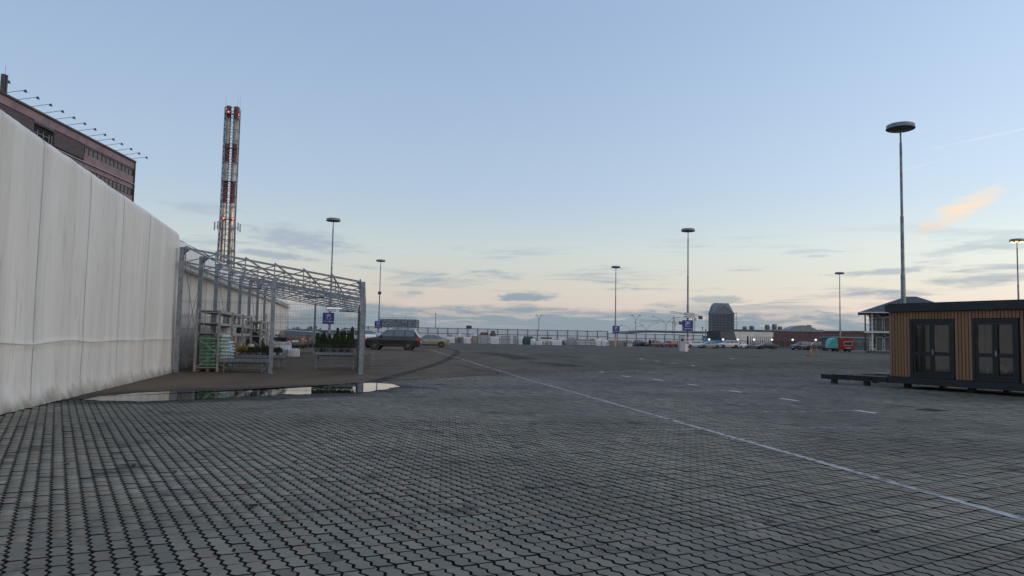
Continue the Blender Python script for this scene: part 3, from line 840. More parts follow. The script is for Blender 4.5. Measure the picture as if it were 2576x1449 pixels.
pallet('wooden pallet under the brown cartons', rl(.42, 4.75, .005), RR, .78, 2.9)
# things on the upper shelves
m, T = mat_new('clear_wrap')
oc = T.n('ShaderNodeTexCoord', out=3)
nz = T.noise(T.n('ShaderNodeMapping', {'Vector': oc, 'Rotation': (.3, .6, 0), 'Scale': (.6, 1, 2.2)}), 3., 6, .7, .6)
c = T.mix(T.rng(nz, .36, .68), (.66, .68, .68), (.40, .42, .43))
finish(T, pbsdf(T, c, .25, 0, .6, nz, .8, .05))
pm('dark_wrap', (.02, .02, .022), (.04, .04, .042), .35, scale=8, bump=.6, bscale=10)
def lump(name, label, cat, loc, rz, sx, sy, sz, m, seed=0., rough=.16, group=None, flatb=True, n=18):
    """a wrapped bundle: rounded box with crumpled film"""
    mb = MB()
    vs = []
    for j in range(n + 1):
        ph = -pi / 2 + pi * j / n
        for i in range(2 * n):
            th = pi * i / n
            ce = lambda a, p: math.copysign(abs(a) ** p, a)
            x, y, z = ce(cos(ph), .35) * ce(cos(th), .35), ce(cos(ph), .35) * ce(sin(th), .35), ce(sin(ph), .35)
            w = 1 + rough * noise.noise(Vector((x * 2.3 + seed, y * 2.3, z * 2.3 + seed))) + rough * .5 * noise.noise(Vector((x * 6 + seed, y * 6, z * 6)))
            vs.append((x * sx / 2 * w, y * sy / 2 * w, sz / 2 + (z * sz / 2 * w if not (flatb and z < -.5) else -sz / 2)))
    fs = [(j * 2 * n + i, j * 2 * n + (i + 1) % (2 * n), (j + 1) * 2 * n + (i + 1) % (2 * n), (j + 1) * 2 * n + i) for j in range(n) for i in range(2 * n)]
    mb.add(vs, fs)
    return tag(mb.obj(name, MATS[m], None, 50, loc, rz), label, cat, group)
lump('wrapped_bundle', 'white plastic wrapped bundle on the middle shelf of the near rack', 'bundle', rl(.4, 4.4, 1.40), RR, .6, 1.5, .3, 'clear_wrap', 3.)
lump('wrapped_bundle', 'dark wrapped bundle on the middle shelf of the near rack', 'bundle', rl(.4, 7.6, 1.40), RR, .55, 1.8, .26, 'dark_wrap', 5.)
lump('wrapped_bundle', 'dark bundle on the lower shelf of the rear rack', 'bundle', rl(.4, 1.6, 1.19, R2), RR, .6, 2.0, .32, 'dark_wrap', 9.)
lump('wrapped_bundle', 'pale wrapped bundle on the lower shelf of the rear rack', 'bundle', rl(.4, 4.6, 1.19, R2), RR, .6, 2.0, .3, 'clear_wrap', 12.)
# big tyre leaning in the rear rack
pm('rubber', (.018, .018, .019), (.035, .034, .033), .8, scale=8, bump=.3, bscale=50)
pm('rim_steel', (.20, .19, .15), (.13, .12, .10), .5, .5)
t = thing('tractor_tyre', 'large black tyre on a rusty rim leaning under the rear rack', 'tyre', rl(.42, .55, .62, R2), RR + pi / 2)
prof = [(.36, -.14), (.52, -.17), (.60, -.15), (.615, 0), (.60, .15), (.52, .17), (.36, .14), (.35, 0), (.36, -.14)]
mb = MB(); n = 32
vs = [(z, r * cos(2 * pi * i / n), r * sin(2 * pi * i / n)) for r, z in prof for i in range(n)]
mb.add(vs, [(k * n + i, k * n + (i + 1) % n, (k + 1) * n + (i + 1) % n, (k + 1) * n + i) for k in range(len(prof) - 1) for i in range(n)]).obj('tyre', MATS['rubber'], t, 60)
MB().tube((-.1, 0, 0), (.1, 0, 0), .355, n=28).obj('rim', MATS['rim_steel'], t, 40)

# ------------------------------------------------------------------ plant tables
def ptable(label, loc, rz, w, d, h, legs=True, lipm='galvanised'):
    t = thing('plant_table', label, 'table', loc, rz)
    MB().box(-w / 2, w / 2, -d / 2, d / 2, h - .02, h).obj('table_top', MATS['galvanised'], t)
    for a, b in (((-w / 2, -d / 2), (w / 2, -d / 2)), ((-w / 2, d / 2), (w / 2, d / 2)), ((-w / 2, -d / 2), (-w / 2, d / 2)), ((w / 2, -d / 2), (w / 2, d / 2))):
        MB().bar((a[0], a[1], h - .01), (b[0], b[1], h - .01), .022, .11).obj('lip', MATS[lipm], t)
    for x in (-w / 2 + .14, w / 2 - .14):
        for y in (-d / 2 + .08, d / 2 - .08): MB().box(x - .022, x + .022, y - .022, y + .022, 0, h - .03).obj('leg', MATS['galvanised'], t)
        MB().bar((x, -d / 2 + .1, .12), (x, d / 2 - .1, .12), .03).obj('stretcher', MATS['galvanised'], t)
    for y in (-d / 2 + .08, d / 2 - .08):
        MB().bar((-w / 2 + .16, y, .16), (w / 2 - .16, y, .16), .03, .035).obj('stretcher', MATS['galvanised'], t)
        MB().bar((-w / 2 + .16, y, h - .12), (w / 2 - .16, y, h - .12), .03, .05).obj('apron', MATS['galvanised_dark'], t)
    return t
t1 = ground(615, 935.5); t2 = ground(652, 926); t3 = ground(843, 928)
ptable('low empty galvanised plant table in front of the pallet rack', tuple(t1), radians(9), 1.62, .8, .43)
ptable('galvanised plant table carrying small potted shrubs and a yellow chrysanthemum', tuple(t2), radians(9), 1.95, .85, .50)
ptable('galvanised plant table carrying tall potted thujas', tuple(t3), radians(9), 1.78, .85, .66)

# plants: needle sprays as many small leaf faces
def foliage(mb, n, fn, ln, wd, rnd, mi=0):
    for _ in range(n):
        p, out = fn(rnd)
        d = (Vector(out) + Vector((rnd.uniform(-.5, .5), rnd.uniform(-.5, .5), rnd.uniform(-.2, .7)))).normalized()
        s = d.cross(Vector((rnd.uniform(-1, 1), rnd.uniform(-1, 1), rnd.uniform(-1, 1)))).normalized()
        l, w = ln * rnd.uniform(.6, 1.3), wd * rnd.uniform(.6, 1.2)
        p = Vector(p)
        mb.add([p - s * w * .4, p + s * w * .4, p + d * l * .6 + s * w * .5, p + d * l, p + d * l * .6 - s * w * .5], [(0, 1, 2, 3, 4)], mi)
def leafmat(name, c1, c2):
    m, T = mat_new(name)
    r = T.n('ShaderNodeNewGeometry', out='Random Per Island')
    c = T.mix(r, c1, c2)
    finish(T, pbsdf(T, c, .6, 0, .3))
leafmat('thuja_leaf', (.026, .048, .013), (.078, .112, .03))
leafmat('shrub_leaf', (.026, .044, .016), (.066, .09, .03))
leafmat('yellow_flower', (.55, .36, .02), (.42, .25, .012))
pm('pot_grey', (.11, .115, .12), (.075, .08, .085), .6)
pm('pot_terracotta', (.10, .085, .08), (.07, .06, .056), .7)
pm('bark', (.09, .065, .045), (.05, .036, .026), .9, scale=8, bump=.5)
pm('soil', (.03, .022, .016), (.018, .014, .01), .95, scale=20)
def potted(name, label, loc, kind, h, r, seed, pot=.12, group=None):
    rnd = random.Random(seed)
    t = thing(name, label, 'plant', loc, rnd.uniform(0, 6), group)
    ph = pot * 1.6
    MB().lathe([(pot * .72, 0), (pot * .95, ph * .9), (pot * 1.04, ph * .9), (pot * 1.04, ph), (pot * .92, ph), (pot * .9, ph * .93)], 16).obj('pot', MATS['pot_grey' if kind != 'yellow' else 'pot_terracotta'], t, 40)
    MB().tube((0, 0, ph * .8), (0, 0, ph + h * .75), .014, .004, n=6).obj('stem', MATS['bark'], t)
    mb = MB()
    if kind == 'thuja':
        def fn(q):
            k = q.random() ** .8
            rr = r * (1 - k) ** .65 * (.8 + .25 * sin(9 * k + seed)) * sqrt(q.uniform(.25, 1))
            a = q.uniform(0, 2 * pi)
            rr *= 1 + .25 * noise.noise(Vector((a, k * 4, seed)))
            return (rr * cos(a), rr * sin(a), ph + .02 + k * h * .93), (cos(a) * .5, sin(a) * .5, 1.3)
        foliage(mb, 2600, fn, .075, .022, rnd)
        for q in range(14):
            mb.add([Vector((rnd.uniform(-.012, .012), rnd.uniform(-.012, .012), ph + h * .85)), Vector((.01, 0, ph + h * .86)), Vector((rnd.uniform(-.03, .03), rnd.uniform(-.03, .03), ph + h * rnd.uniform(.97, 1.08)))], [(0, 1, 2)])
        mb.obj('foliage', MATS['thuja_leaf'], t)
    else:
        def fn(q):
            a, b = q.uniform(0, 2 * pi), q.random()
            rr = r * sqrt(q.random()) * (1 + .3 * noise.noise(Vector((a * 2, seed, 0))))
            return (rr * cos(a), rr * sin(a), ph + h * b * (1 - .5 * (rr / r) ** 2)), (cos(a), sin(a), .6)
        foliage(mb, 900, fn, .05, .02, rnd)
        mb.obj('foliage', MATS['shrub_leaf'], t)
        if kind == 'yellow':
            fb = MB()
            def fn2(q):
                a, b = q.uniform(0, 2 * pi), q.uniform(.1, 1.)
                return (r * 1.05 * sqrt(1 - (b * .85) ** 2) * cos(a), r * 1.05 * sqrt(1 - (b * .85) ** 2) * sin(a), ph + .04 + h * b), (cos(a), sin(a), .8)
            foliage(fb, 700, fn2, .03, .03, rnd)
            fb.obj('flowers', MATS['yellow_flower'], t)
    return t
def tl(base, rz, x, y, z):
    v = Vector(base) + Matrix.Rotation(rz, 3, 'Z') @ Vector((x, y, z)); return tuple(v)
R9 = radians(9)
for i, (x, y, h, r) in enumerate(((-.74, -.15, .62, .15), (-.50, .1, .66, .16), (-.26, -.12, .58, .17), (.06, -.16, .86, .16), (.34, .06, .74, .15), (.66, -.1, .92, .17), (.5, .25, .66, .14), (-.62, .28, .56, .15), (-.08, .27, .60, .15), (.2, .28, .7, .14))):
    potted('potted_thuja', '%s potted thuja from the left in the %s row of the right plant table' % ((NTH[i], 'front') if i < 6 else (NTH[(3, 0, 1, 2)[i - 6]], 'rear')), tl(t3, R9, x, y, .66), 'thuja', h, r, 20 + i, .11, 'potted thujas on the right plant table')
for i, (x, y, h, r, k) in enumerate(((-.66, -.1, .20, .19, 'yellow'), (-.34, -.05, .24, .14, 'shrub'), (-.06, -.12, .28, .15, 'shrub'), (.2, .02, .27, .15, 'shrub'), (.45, -.1, .25, .15, 'shrub'), (.72, -.02, .23, .17, 'shrub'), (.3, .28, .3, .15, 'shrub'))):
    potted('potted_shrub', 'yellow flowering chrysanthemum in a pot on the middle plant table' if k == 'yellow' else ('small dark potted shrub at the back of the middle plant table' if i == 6 else '%s dark potted shrub right of the yellow chrysanthemum on the middle plant table' % NTH[i - 1]), tl(t2, R9, x, y, .50), k, h, r, 50 + i, .09, 'potted plants on the middle plant table')
# bucket stack, wrapped bales and covered heap at the far end of the canopy
t = thing('bucket_stack', 'small stack of white plastic buckets behind the yellow chrysanthemum', 'buckets', tl(t2, R9, -.42, .28, .50), 0)
for k in range(3): MB().lathe([(.10, 0), (.13, .22), (.138, .22), (.138, .25), (.12, .25)], 16, (0, 0, k * .12)).obj('bucket', MATS['white_plastic'], t, 40)
for i, (x, y, sx, sy, sz) in enumerate(((722, 896, .55, .6, .45), (733, 896.5, .5, .6, .42), (742, 896.5, .5, .6, .46))):
    p = ground(x, y)
    lump('wrapped_bale', '%s white wrapped bale from the left on the ground behind the middle plant table' % NTH[i], 'bale', tuple(p), .2 * i, sx, sy, sz, 'clear_wrap', 30 + i, .1, 'white bales behind the plant table')
p = ground(704, 893)
lump('covered_heap', 'heap of goods under crumpled white film behind the canopy post', 'heap', tuple(p), .3, 1.2, 1.0, .85, 'clear_wrap', 60, .35)
lump('black_sheet', 'crumpled black plastic sheet lying on top of the white covered heap', 'sheet', (p.x, p.y - .05, p.z + .8), .2, .75, .6, .26, 'dark_wrap', 66, .6, None, False)

# ================================================================== lamp posts with signs
pm('pole_steel', (.21, .23, .245), (.14, .155, .17), .5, .5, scale=2)
pm('lamp_dark', (.07, .08, .09), (.05, .058, .066), .5, .2)
pm('lamp_rim', (.20, .22, .24), (.15, .165, .18), .45, .3)
pm('lamp_glass', (.12, .12, .125), (.09, .09, .095), .3)
pm('red_paint', (.48, .06, .03), (.38, .05, .025), .6, scale=6)
pm('white_band', (.55, .54, .51), (.42, .41, .38), .6, scale=6)
pm('sign_blue', (.012, .025, .23), (.014, .028, .20), .45)
pm('sign_white', (.74, .75, .76), (.66, .67, .68), .5)
pm('sign_black', (.015, .016, .02), (.02, .02, .025), .5)
pm('sign_back', (.05, .055, .07), (.04, .045, .055), .6)
emit('sodium', (1., .58, .16), 7.)
def text_mesh(body, size, name, m, depth=.004):
    cu = bpy.data.curves.new(name, 'FONT')
    cu.body = body; cu.size = size; cu.align_x = 'CENTER'; cu.align_y = 'CENTER'; cu.extrude = depth; cu.resolution_u = 6
    o = bpy.data.objects.new(name, cu); COL.objects.link(o)
    dg = bpy.context.evaluated_depsgraph_get()
    me = bpy.data.meshes.new_from_object(o.evaluated_get(dg))
    bpy.data.objects.remove(o)
    me.materials.clear(); me.materials.append(m)
    return me
def put_text(body, size, m, parent, loc):
    o = mk('lettering', text_mesh(body, size, 'lettering', m), parent, loc)
    o.rotation_euler = (pi / 2, 0, 0)
    return o
def square_ring(mb, x0, x1, z0, z1, w, y0, y1):
    mb.box(x0, x1, y0, y1, z0, z0 + w); mb.box(x0, x1, y0, y1, z1 - w, z1); mb.box(x0, x0 + w, y0, y1, z0 + w, z1 - w); mb.box(x1 - w, x1, y0, y1, z0 + w, z1 - w)
def p_sign(loc, rz, label, w=1.15):
    t = thing('parking_sign', label, 'sign', loc, rz, 'blue parking signs on the lamp posts')
    h = w * 1.0
    MB().box(-w / 2, w / 2, -.03, .03, 0, h).obj('board', MATS['sign_blue'], t)
    e = MB(); square_ring(e, -w / 2 - .012, w / 2 + .012, -.012, h + .012, .03, -.036, .036); e.obj('rim', MATS['sign_back'], t)
    r = MB(); square_ring(r, -.235 * w, .235 * w, .40 * h, .88 * h, .022 * w, -.037, -.0305); r.obj('square_outline', MATS['sign_white'], t)
    put_text('P', .50 * w, MATS['sign_white'], t, (.0, -.034, .645 * h))
    put_text('Три Кита', .205 * w, MATS['sign_white'], t, (0, -.034, .2 * h))
    return t
PH = 14.7
def lamp_post(px, py, Y, label, lit=False, stripes=True):
    p = at(px, py, Y); b = (p.x, p.y, gz(p.y))
    t = thing('lamp_post', label, 'lamp post', b, 0, 'lamp posts in the car park')
    H = p.z - b[2] - .18
    pr = [(.135, 0), (.135, H * .38), (.105, H * .385), (.1, H * .62), (.08, H * .625), (.075, H * .93), (.055, H * .935), (.05, H)]
    MB().lathe(pr, 12).obj('pole', MATS['pole_steel'], t, 30)
    MB().lathe([(.26, 0), (.26, .03), (.15, .03), (.15, .25), (.137, .25)], 12).obj('base_flange', MATS['pole_steel'], t, 30)
    hd = MB().lathe([(.825, .08), (.84, .10), (.825, .13), (.81, .15), (.80, .32), (.70, .37), (.3, .40), (.02, .41)], 36, (0, 0, H - .22)).obj('lamp_head', MATS['lamp_rim'], t, 35)
    MB().lathe([(.05, .02), (.74, .03), (.81, .06), (.815, .085)], 36, (0, 0, H - .22)).obj('underside', MATS['lamp_dark'], hd, 35)
    if lit:
        for a in range(5):
            q = 2 * pi * a / 5 + .3
            MB().lathe([(.02, -.06), (.12, -.03), (.16, .02)], 10, (.55 * cos(q), .55 * sin(q), H - .22)).obj('bulb', MATS['sodium'], hd)
    else:
        MB().lathe([(.10, .0), (.62, .01), (.66, .028)], 24, (0, 0, H - .22)).obj('diffuser', MATS['lamp_glass'], hd, 35)
    if stripes:
        for k in range(8):
            MB().lathe([(.139, .25 + k * .21), (.139, .25 + (k + 1) * .21)], 12).obj('paint_band', MATS['red_paint' if k % 2 else 'white_band'], t, 30)
    return t, b
lamp_post(839, 549, 86, 'lamp post rising behind the canopy frame with a parking sign and exit sign')
lamp_post(958, 653, 131.8, 'lamp post behind the black off-road car with loudspeaker halfway up')
lamp_post(1549.5, 669, 133.8, 'lamp post in front of the stacked building materials')
lamp_post(1731, 575, 88.9, 'lamp post beside the grey kiosk with exit and parking signs')
lamp_post(2112, 684.5, 136.4, 'lamp post in front of the red and turquoise camper', stripes=False)
lamp_post(2265, 312, 45.2, 'tall lamp post behind the wooden cabin', stripes=False)
lamp_post(2558, 601, 91.7, 'lit lamp post at the right edge with glowing orange bulbs', True, False)
def sign_on(px, py_top, Y, post_x, label, w):
    p = at(px, py_top, Y)
    p_sign((p.x, Y - .3, p.z - w), 0, label, w)
sign_on(828, 787, 86, 0, 'blue parking sign seen through the canopy fence', 1.28)
sign_on(952.5, 808, 131.8, 0, 'blue parking sign behind the black off-road car', 1.25)
sign_on(1549.3, 820, 133.8, 0, 'blue parking sign in front of the stacked building materials', 1.25)
sign_on(1728.3, 806, 88.9, 0, 'blue parking sign below the white exit sign', 1.25)
def exit_sign(px, py, Y, label):
    p = at(px, py, Y)
    t = thing('exit_sign', label, 'sign', (p.x, Y - .3, p.z - .62), 0, 'white exit signs on the lamp posts')
    MB().box(-.55, .55, -.03, .03, 0, .62).obj('board', MATS['sign_white'], t)
    e = MB(); square_ring(e, -.56, .56, -.01, .63, .03, -.036, .036); e.obj('rim', MATS['sign_back'], t)
    put_text('Выезд', .30, MATS['sign_black'], t, (0, -.033, .42))
    MB().prism([(-.42, .16), (-.26, .25), (-.26, .185), (.40, .185), (.40, .135), (-.26, .135), (-.26, .07)], lambda a, b, y: (a, y, b), -.036, -.0305).obj('arrow', MATS['sign_black'], t)
exit_sign(1730.5, 787, 88.9, 'white exit sign with left arrow above the blue parking sign by the kiosk')
exit_sign(835, 770, 86, 'white exit sign with left arrow behind the canopy trusses')
p = at(955.5, 737, 131.8)
t = thing('loudspeaker', 'dark loudspeaker fixed halfway up the lamp post behind the black off-road car', 'loudspeaker', (p.x, p.y - .2, p.z - .3))
MB().lathe([(.12, 0), (.3, .12), (.34, .4), (.22, .55)], 10).obj('horn', MATS['lamp_dark'], t, 40)
MB().box(-.06, .06, .0, .2, .1, .3).obj('bracket', MATS['pole_steel'], t)

# parking kiosk beside the post
pm('kiosk_grey', (.40, .43, .45), (.33, .355, .37), .5, scale=3)
p = ground(1716, 884.5)
t = thing('parking_kiosk', 'pale grey parking kiosk cabinet at the foot of the striped lamp post', 'kiosk', tuple(p))
MB().box(-.36, .26, -.3, .3, .05, 1.95).obj('cabinet', MATS['kiosk_grey'], t)
MB().box(-.38, .28, -.32, .32, 0, .05).obj('plinth', MATS['concrete'], t)
MB().box(-.2, .12, -.31, -.303, 1.25, 1.55).obj('panel', MATS['sign_black'], t)
MB().box(.3, .62, -.2, .2, 0, .95).obj('side_cabinet', MATS['sign_white'], t)
MB().box(-.4, .3, -.34, .34, 1.95, 1.99).obj('roof', MATS['sign_back'], t)

# ================================================================== purple building behind the hangar
pm('cladding_mauve', (.26, .175, .19), (.21, .145, .16), .6, scale=.6)
pm('cladding_dark', (.10, .078, .088), (.075, .06, .07), .8, scale=4)
pm('trim_dark', (.075, .058, .062), (.055, .044, .048), .6)
pm('window_dull', (.13, .125, .115), (.10, .098, .092), .4, spec=.4)
pm('opening_black', (.008, .008, .009), (.012, .012, .012), .9)
pm('frame_grey', (.30, .31, .32), (.24, .25, .26), .6)
PA, PB = at(0, 229, 70.2), at(336, 406, 98.2)
rzp = atan2(PB.y - PA.y, PB.x - PA.x)
PT = 24.33
bld = thing('office_building', 'mauve clad office block with roof floodlights behind the hangar', 'building', (PA.x, PA.y, 0), rzp)
# local x runs along the facade away from the camera, -y faces the yard
Lb = 28.35
def pnl(name, x0, x1, z0, z1, m, y=-.0, th=.25, par=None):
    return MB().box(x0, x1, y, y + th, z0, z1).obj(name, MATS[m], par or bld)
pnl('wall', -34, Lb, 0, 23.0, 'cladding_mauve', .35, 30)
x = -33.
while x < Lb - .1:       # top fascia panels with open joints
    x1 = min(x + 5.9, Lb)
    pnl('fascia_panel', x + .03, x1 - .03, 23.32, 24.18, 'cladding_mauve', -.0, .3)
    x = x1
MB().box(-34, Lb + .12, -.18, .5, 24.19, 24.40).obj('parapet', MATS['trim_dark'], bld)
MB().box(-34, Lb, .1, 30, 23.0, 24.15).obj('roof', MATS['trim_dark'], bld)
pnl('brick_band', -34, 5.86, 21.55, 23.28, 'cladding_dark', .08)
pnl('brick_band', 9.62, 15.75, 21.55, 23.28, 'cladding_dark', .08)
pnl('open_bay', 5.86, 9.62, 21.55, 23.28, 'opening_black', .30, .04)
pnl('bay_header', 5.86, 9.4, 23.2, 23.28, 'frame_grey', .02, .1)
for x in (6.6, 7.6, 8.7, 9.2): MB().box(x, x + .05, .1, .16, 21.55, 22.5).obj('railing_post', MATS['frame_grey'], bld)
MB().box(5.9, 8.7, .1, .15, 22.1, 22.15).obj('railing', MATS['frame_grey'], bld)
x = 15.85
k = 0
for row, (z0, z1, xs0) in enumerate(((22.28, 23.2, 15.9), (19.7, 20.5, 15.9), (17.2, 18.0, 15.9))):
    x = xs0
    while x < Lb - .4:
        w = pnl('window', x + .05, x + .95, z0, z1, 'window_dull', .12, .1)
        for a in (0, .95): MB().box(x + a, x + a + .05, .06, .2, z0, z1).obj('frame', MATS['trim_dark'], w)
        x += 1.02
    pnl('spandrel_panel', 15.75, Lb, z1 + .03, z1 + .1, 'cladding_mauve', .05)
x = 15.75
for z0, z1 in ((21.32, 22.25), (20.55, 21.1), (18.1, 19.6), (15.0, 17.1)):
    x = 15.78
    while x < Lb - .1:
        x1 = min(x + 2.5, Lb)
        pnl('cladding_panel', x + .02, x1 - .02, z0, z1, 'cladding_mauve', .03, .3)
        x = x1
for x in range(0, 16, 4): pnl('cladding_panel', x - .2, x + 3.7, 17., 21.1, 'cladding_mauve', .03, .3)
MB().box(-10, Lb + .05, -.16, .1, 21.14, 21.28).obj('string_course', MATS['frame_grey'], bld)
MB().box(Lb, Lb + .14, -.12, .4, 12, 24.18).obj('corner_trim', MATS['trim_dark'], bld)
for i, s_ in enumerate((-2., .6, 2.66, 4.91, 7.12, 9.35, 11.61, 13.88, 16.17, 18.21, 20.35, 22.86, 25.09, 27.27)):
    L_ = 2.1
    f = MB().tube((s_, .1, 24.40), (s_, -L_, 24.78), .026, n=6).obj('floodlight_arm', MATS['galvanised_dark'], bld)
    zz = 24.78
    MB().add([(s_ - .08, -L_ + .02, zz + .03), (s_ + .08, -L_ + .02, zz + .03), (s_ + .13, -L_ - .06, zz - .26), (s_ - .13, -L_ - .06, zz - .26), (s_ - .08, -L_ + .15, zz - .02), (s_ + .08, -L_ + .15, zz - .02), (s_ + .13, -L_ + .2, zz - .2), (s_ - .13, -L_ + .2, zz - .2)],
             [(0, 1, 2, 3), (7, 6, 5, 4), (0, 4, 5, 1), (1, 5, 6, 2), (2, 6, 7, 3), (3, 7, 4, 0)]).obj('lamp_head', MATS['lamp_dark'], f)
p = at(22, 236, 74)
q = at(22, 187, 74)
t = thing('roof_antenna', 'dark cellular antenna cluster standing on the mauve office roof', 'antenna', (p.x - .6, p.y, 24.3))
H = q.z - 24.3
MB().tube((0, 0, 0), (0, 0, H), .16, n=10).obj('mast', MATS['lamp_dark'], t)
for a in range(3):
    q = 2 * pi * a / 3 + .5
    MB().box(.2 * cos(q) - .12, .2 * cos(q) + .12, .2 * sin(q) - .1, .2 * sin(q) + .1, .5, H - .05).obj('panel_antenna', MATS['lamp_dark'], t)
MB().tube((-.3, 0, .2), (-.3, 0, 1.1), .3, .26, n=10).obj('dish', MATS['lamp_dark'], t)
MB().tube((.1, 0, H), (.1, 0, H + .9), .015, n=5).obj('whip', MATS['lamp_dark'], t)

# ================================================================== twin-flue chimney in a lattice tower
pm('flue_red', (.17, .028, .022), (.11, .02, .018), .55, scale=.8, stretch=(1, 1, .2))
pm('flue_pale', (.40, .39, .37), (.28, .27, .255), .45, .3, scale=.8, stretch=(1, 1, .2))
pm('flue_steel', (.46, .42, .38), (.26, .24, .23), .28, .8, scale=.9, stretch=(1, 1, .2))
pm('lattice_grey', (.22, .235, .25), (.15, .16, .175), .5, .5)
emit('red_beacon', (1., .12, .08), 2.5)
p = at(586, 268, 120)
CHZ = p.z
ch = thing('chimney_tower', 'red and white twin-flue chimney inside a tall steel lattice tower', 'chimney', (p.x, p.y, .3), radians(17))
def zpix(y): return at(585, y, 120).z - .3
bands = [(268, 301, 'flue_red'), (301, 363, 'flue_pale'), (363, 410, 'flue_red'), (410, 458, 'flue_pale'), (458, 512, 'flue_red'), (512, 860, 'flue_steel')]
for sx in (-.58, .58):
    for y0, y1, m_ in bands:
        z1, z0 = zpix(y0), max(0, zpix(y1))
        MB().tube((sx, 0, z0 + .01), (sx, 0, z1 - .01), .40, n=18).obj('flue_section', MATS[m_], ch, 40)
        MB().tube((sx, 0, z0 - .04), (sx, 0, z0 + .06), .44, n=18).obj('flange', MATS['lattice_grey'], ch, 40)
TT = zpix(275)
def leg(i, z):
    w = 1.02 + max(0, (zpix(555) - z)) * .016
    return Vector(((-1, 1, 1, -1)[i] * w * 1.12, (-1, -1, 1, 1)[i] * w, z))
nz_ = 21
for i in range(4):
    a = MB()
    a.tube(leg(i, 0), leg(i, zpix(555)), .075, n=6); a.tube(leg(i, zpix(555)), leg(i, TT), .06, n=6)
    a.obj('tower_leg', MATS['lattice_grey'], ch)
    lat = MB()
    for k in range(nz_):
        z0, z1 = TT * k / nz_, TT * (k + 1) / nz_
        j = (i + 1) % 4
        lat.tube(leg(i, z0), leg(j, z0), .05, n=5)
        u, v = (leg(i, z0), leg(j, z1)) if (k + i) % 2 else (leg(j, z0), leg(i, z1))
        lat.tube(u, v, .045, n=5)
    lat.tube(leg(i, TT), leg((i + 1) % 4, TT), .05, n=5)
    lat.obj('bracing', MATS['lattice_grey'], ch)
for y in (290, 375, 458, 553):
    z = zpix(y)
    w = leg(2, z)
    MB().box(-w.x, w.x, -w.y, -w.y * .55, z - .1, z).obj('platform', MATS['lamp_dark'], ch)
lad = MB()
for s in (-.17, .17): lad.tube((s, -.45, 0), (s, -.45, TT), .02, n=4)
for k in range(int(TT / .4)): lad.tube((-.17, -.45, k * .4), (.17, -.45, k * .4), .014, n=4)
lad.obj('ladder', MATS['lattice_grey'], ch)
for x, y, s in ((-.62, -.42, 284), (1.05, -.9, 291), (-.55, -1.3, 553), (.9, -1.25, 553)):
    z = zpix(s); MB().lathe([(.10, -.12), (.13, 0), (.1, .12)], 10, (x, y, z)).obj('beacon', MATS['red_beacon'], ch)
for sx in (-1.1, .75, 1.1): MB().tube((sx, 0, TT), (sx, 0, TT + 2.1), .015, n=4).obj('lightning_rod', MATS['lattice_grey'], ch)
for sx, sy in ((-1.9, -.6), (-1.35, -1.5), (1.7, -1.2), (1.95, .2)):
    z = zpix(582)
    an = MB().box(sx - .1, sx + .1, sy - .07, sy + .07, z, z + 1.35).obj('panel_antenna', MATS['kiosk_grey'], ch)
    MB().bar((sx * .62, sy * .62, z + .6), (sx, sy, z + .6), .05).obj('bracket', MATS['lattice_grey'], an)

# ================================================================== vehicles
def paint(name, c, rough=.3, dirt=.5):
    m, T = mat_new(name)
    oc = T.n('ShaderNodeTexCoord', out=3)
    sp = T.n('ShaderNodeSeparateXYZ', {0: oc}, out=None)
    nz = T.noise(oc, 3.5, 5, .6)
    d = T.m('MULTIPLY', T.rng(T.m('ADD', sp.outputs[2], T.m('MULTIPLY', T.m('SUBTRACT', nz, .5), .5)), .85, .2), dirt)
    col = T.mix(d, c, (.12, .105, .09))
    finish(T, pbsdf(T, col, T.m('ADD', rough, T.m('MULTIPLY', d, .45)), 0, .5, **{'Coat Weight': .35, 'Coat Roughness': .1}))
for nm, c in dict(black=(.012, .013, .014), graphite=(.035, .037, .04), silver=(.34, .345, .34), white=(.62, .63, .63), red=(.22, .022, .018), darkblue=(.015, .024, .06), blue=(.03, .09, .20), brown=(.095, .07, .055), grey=(.13, .135, .14), beige=(.26, .24, .20), greyblue=(.16, .19, .22), skyblue=(.04, .20, .42)).items():
    paint('paint_' + nm, c, .3, .25 if nm == 'black' else .5)
m, T = mat_new('car_glass')
finish(T, pbsdf(T, (.012, .014, .016), .04, 0, .5, IOR=2.1))
pm('car_trim', (.02, .02, .021), (.028, .028, .028), .6)
pm('alloy', (.20, .20, .19), (.12, .115, .11), .45, .6)
pm('head_lens', (.45, .47, .48), (.38, .4, .42), .12)
pm('tail_lens', (.40, .025, .018), (.30, .018, .014), .2)
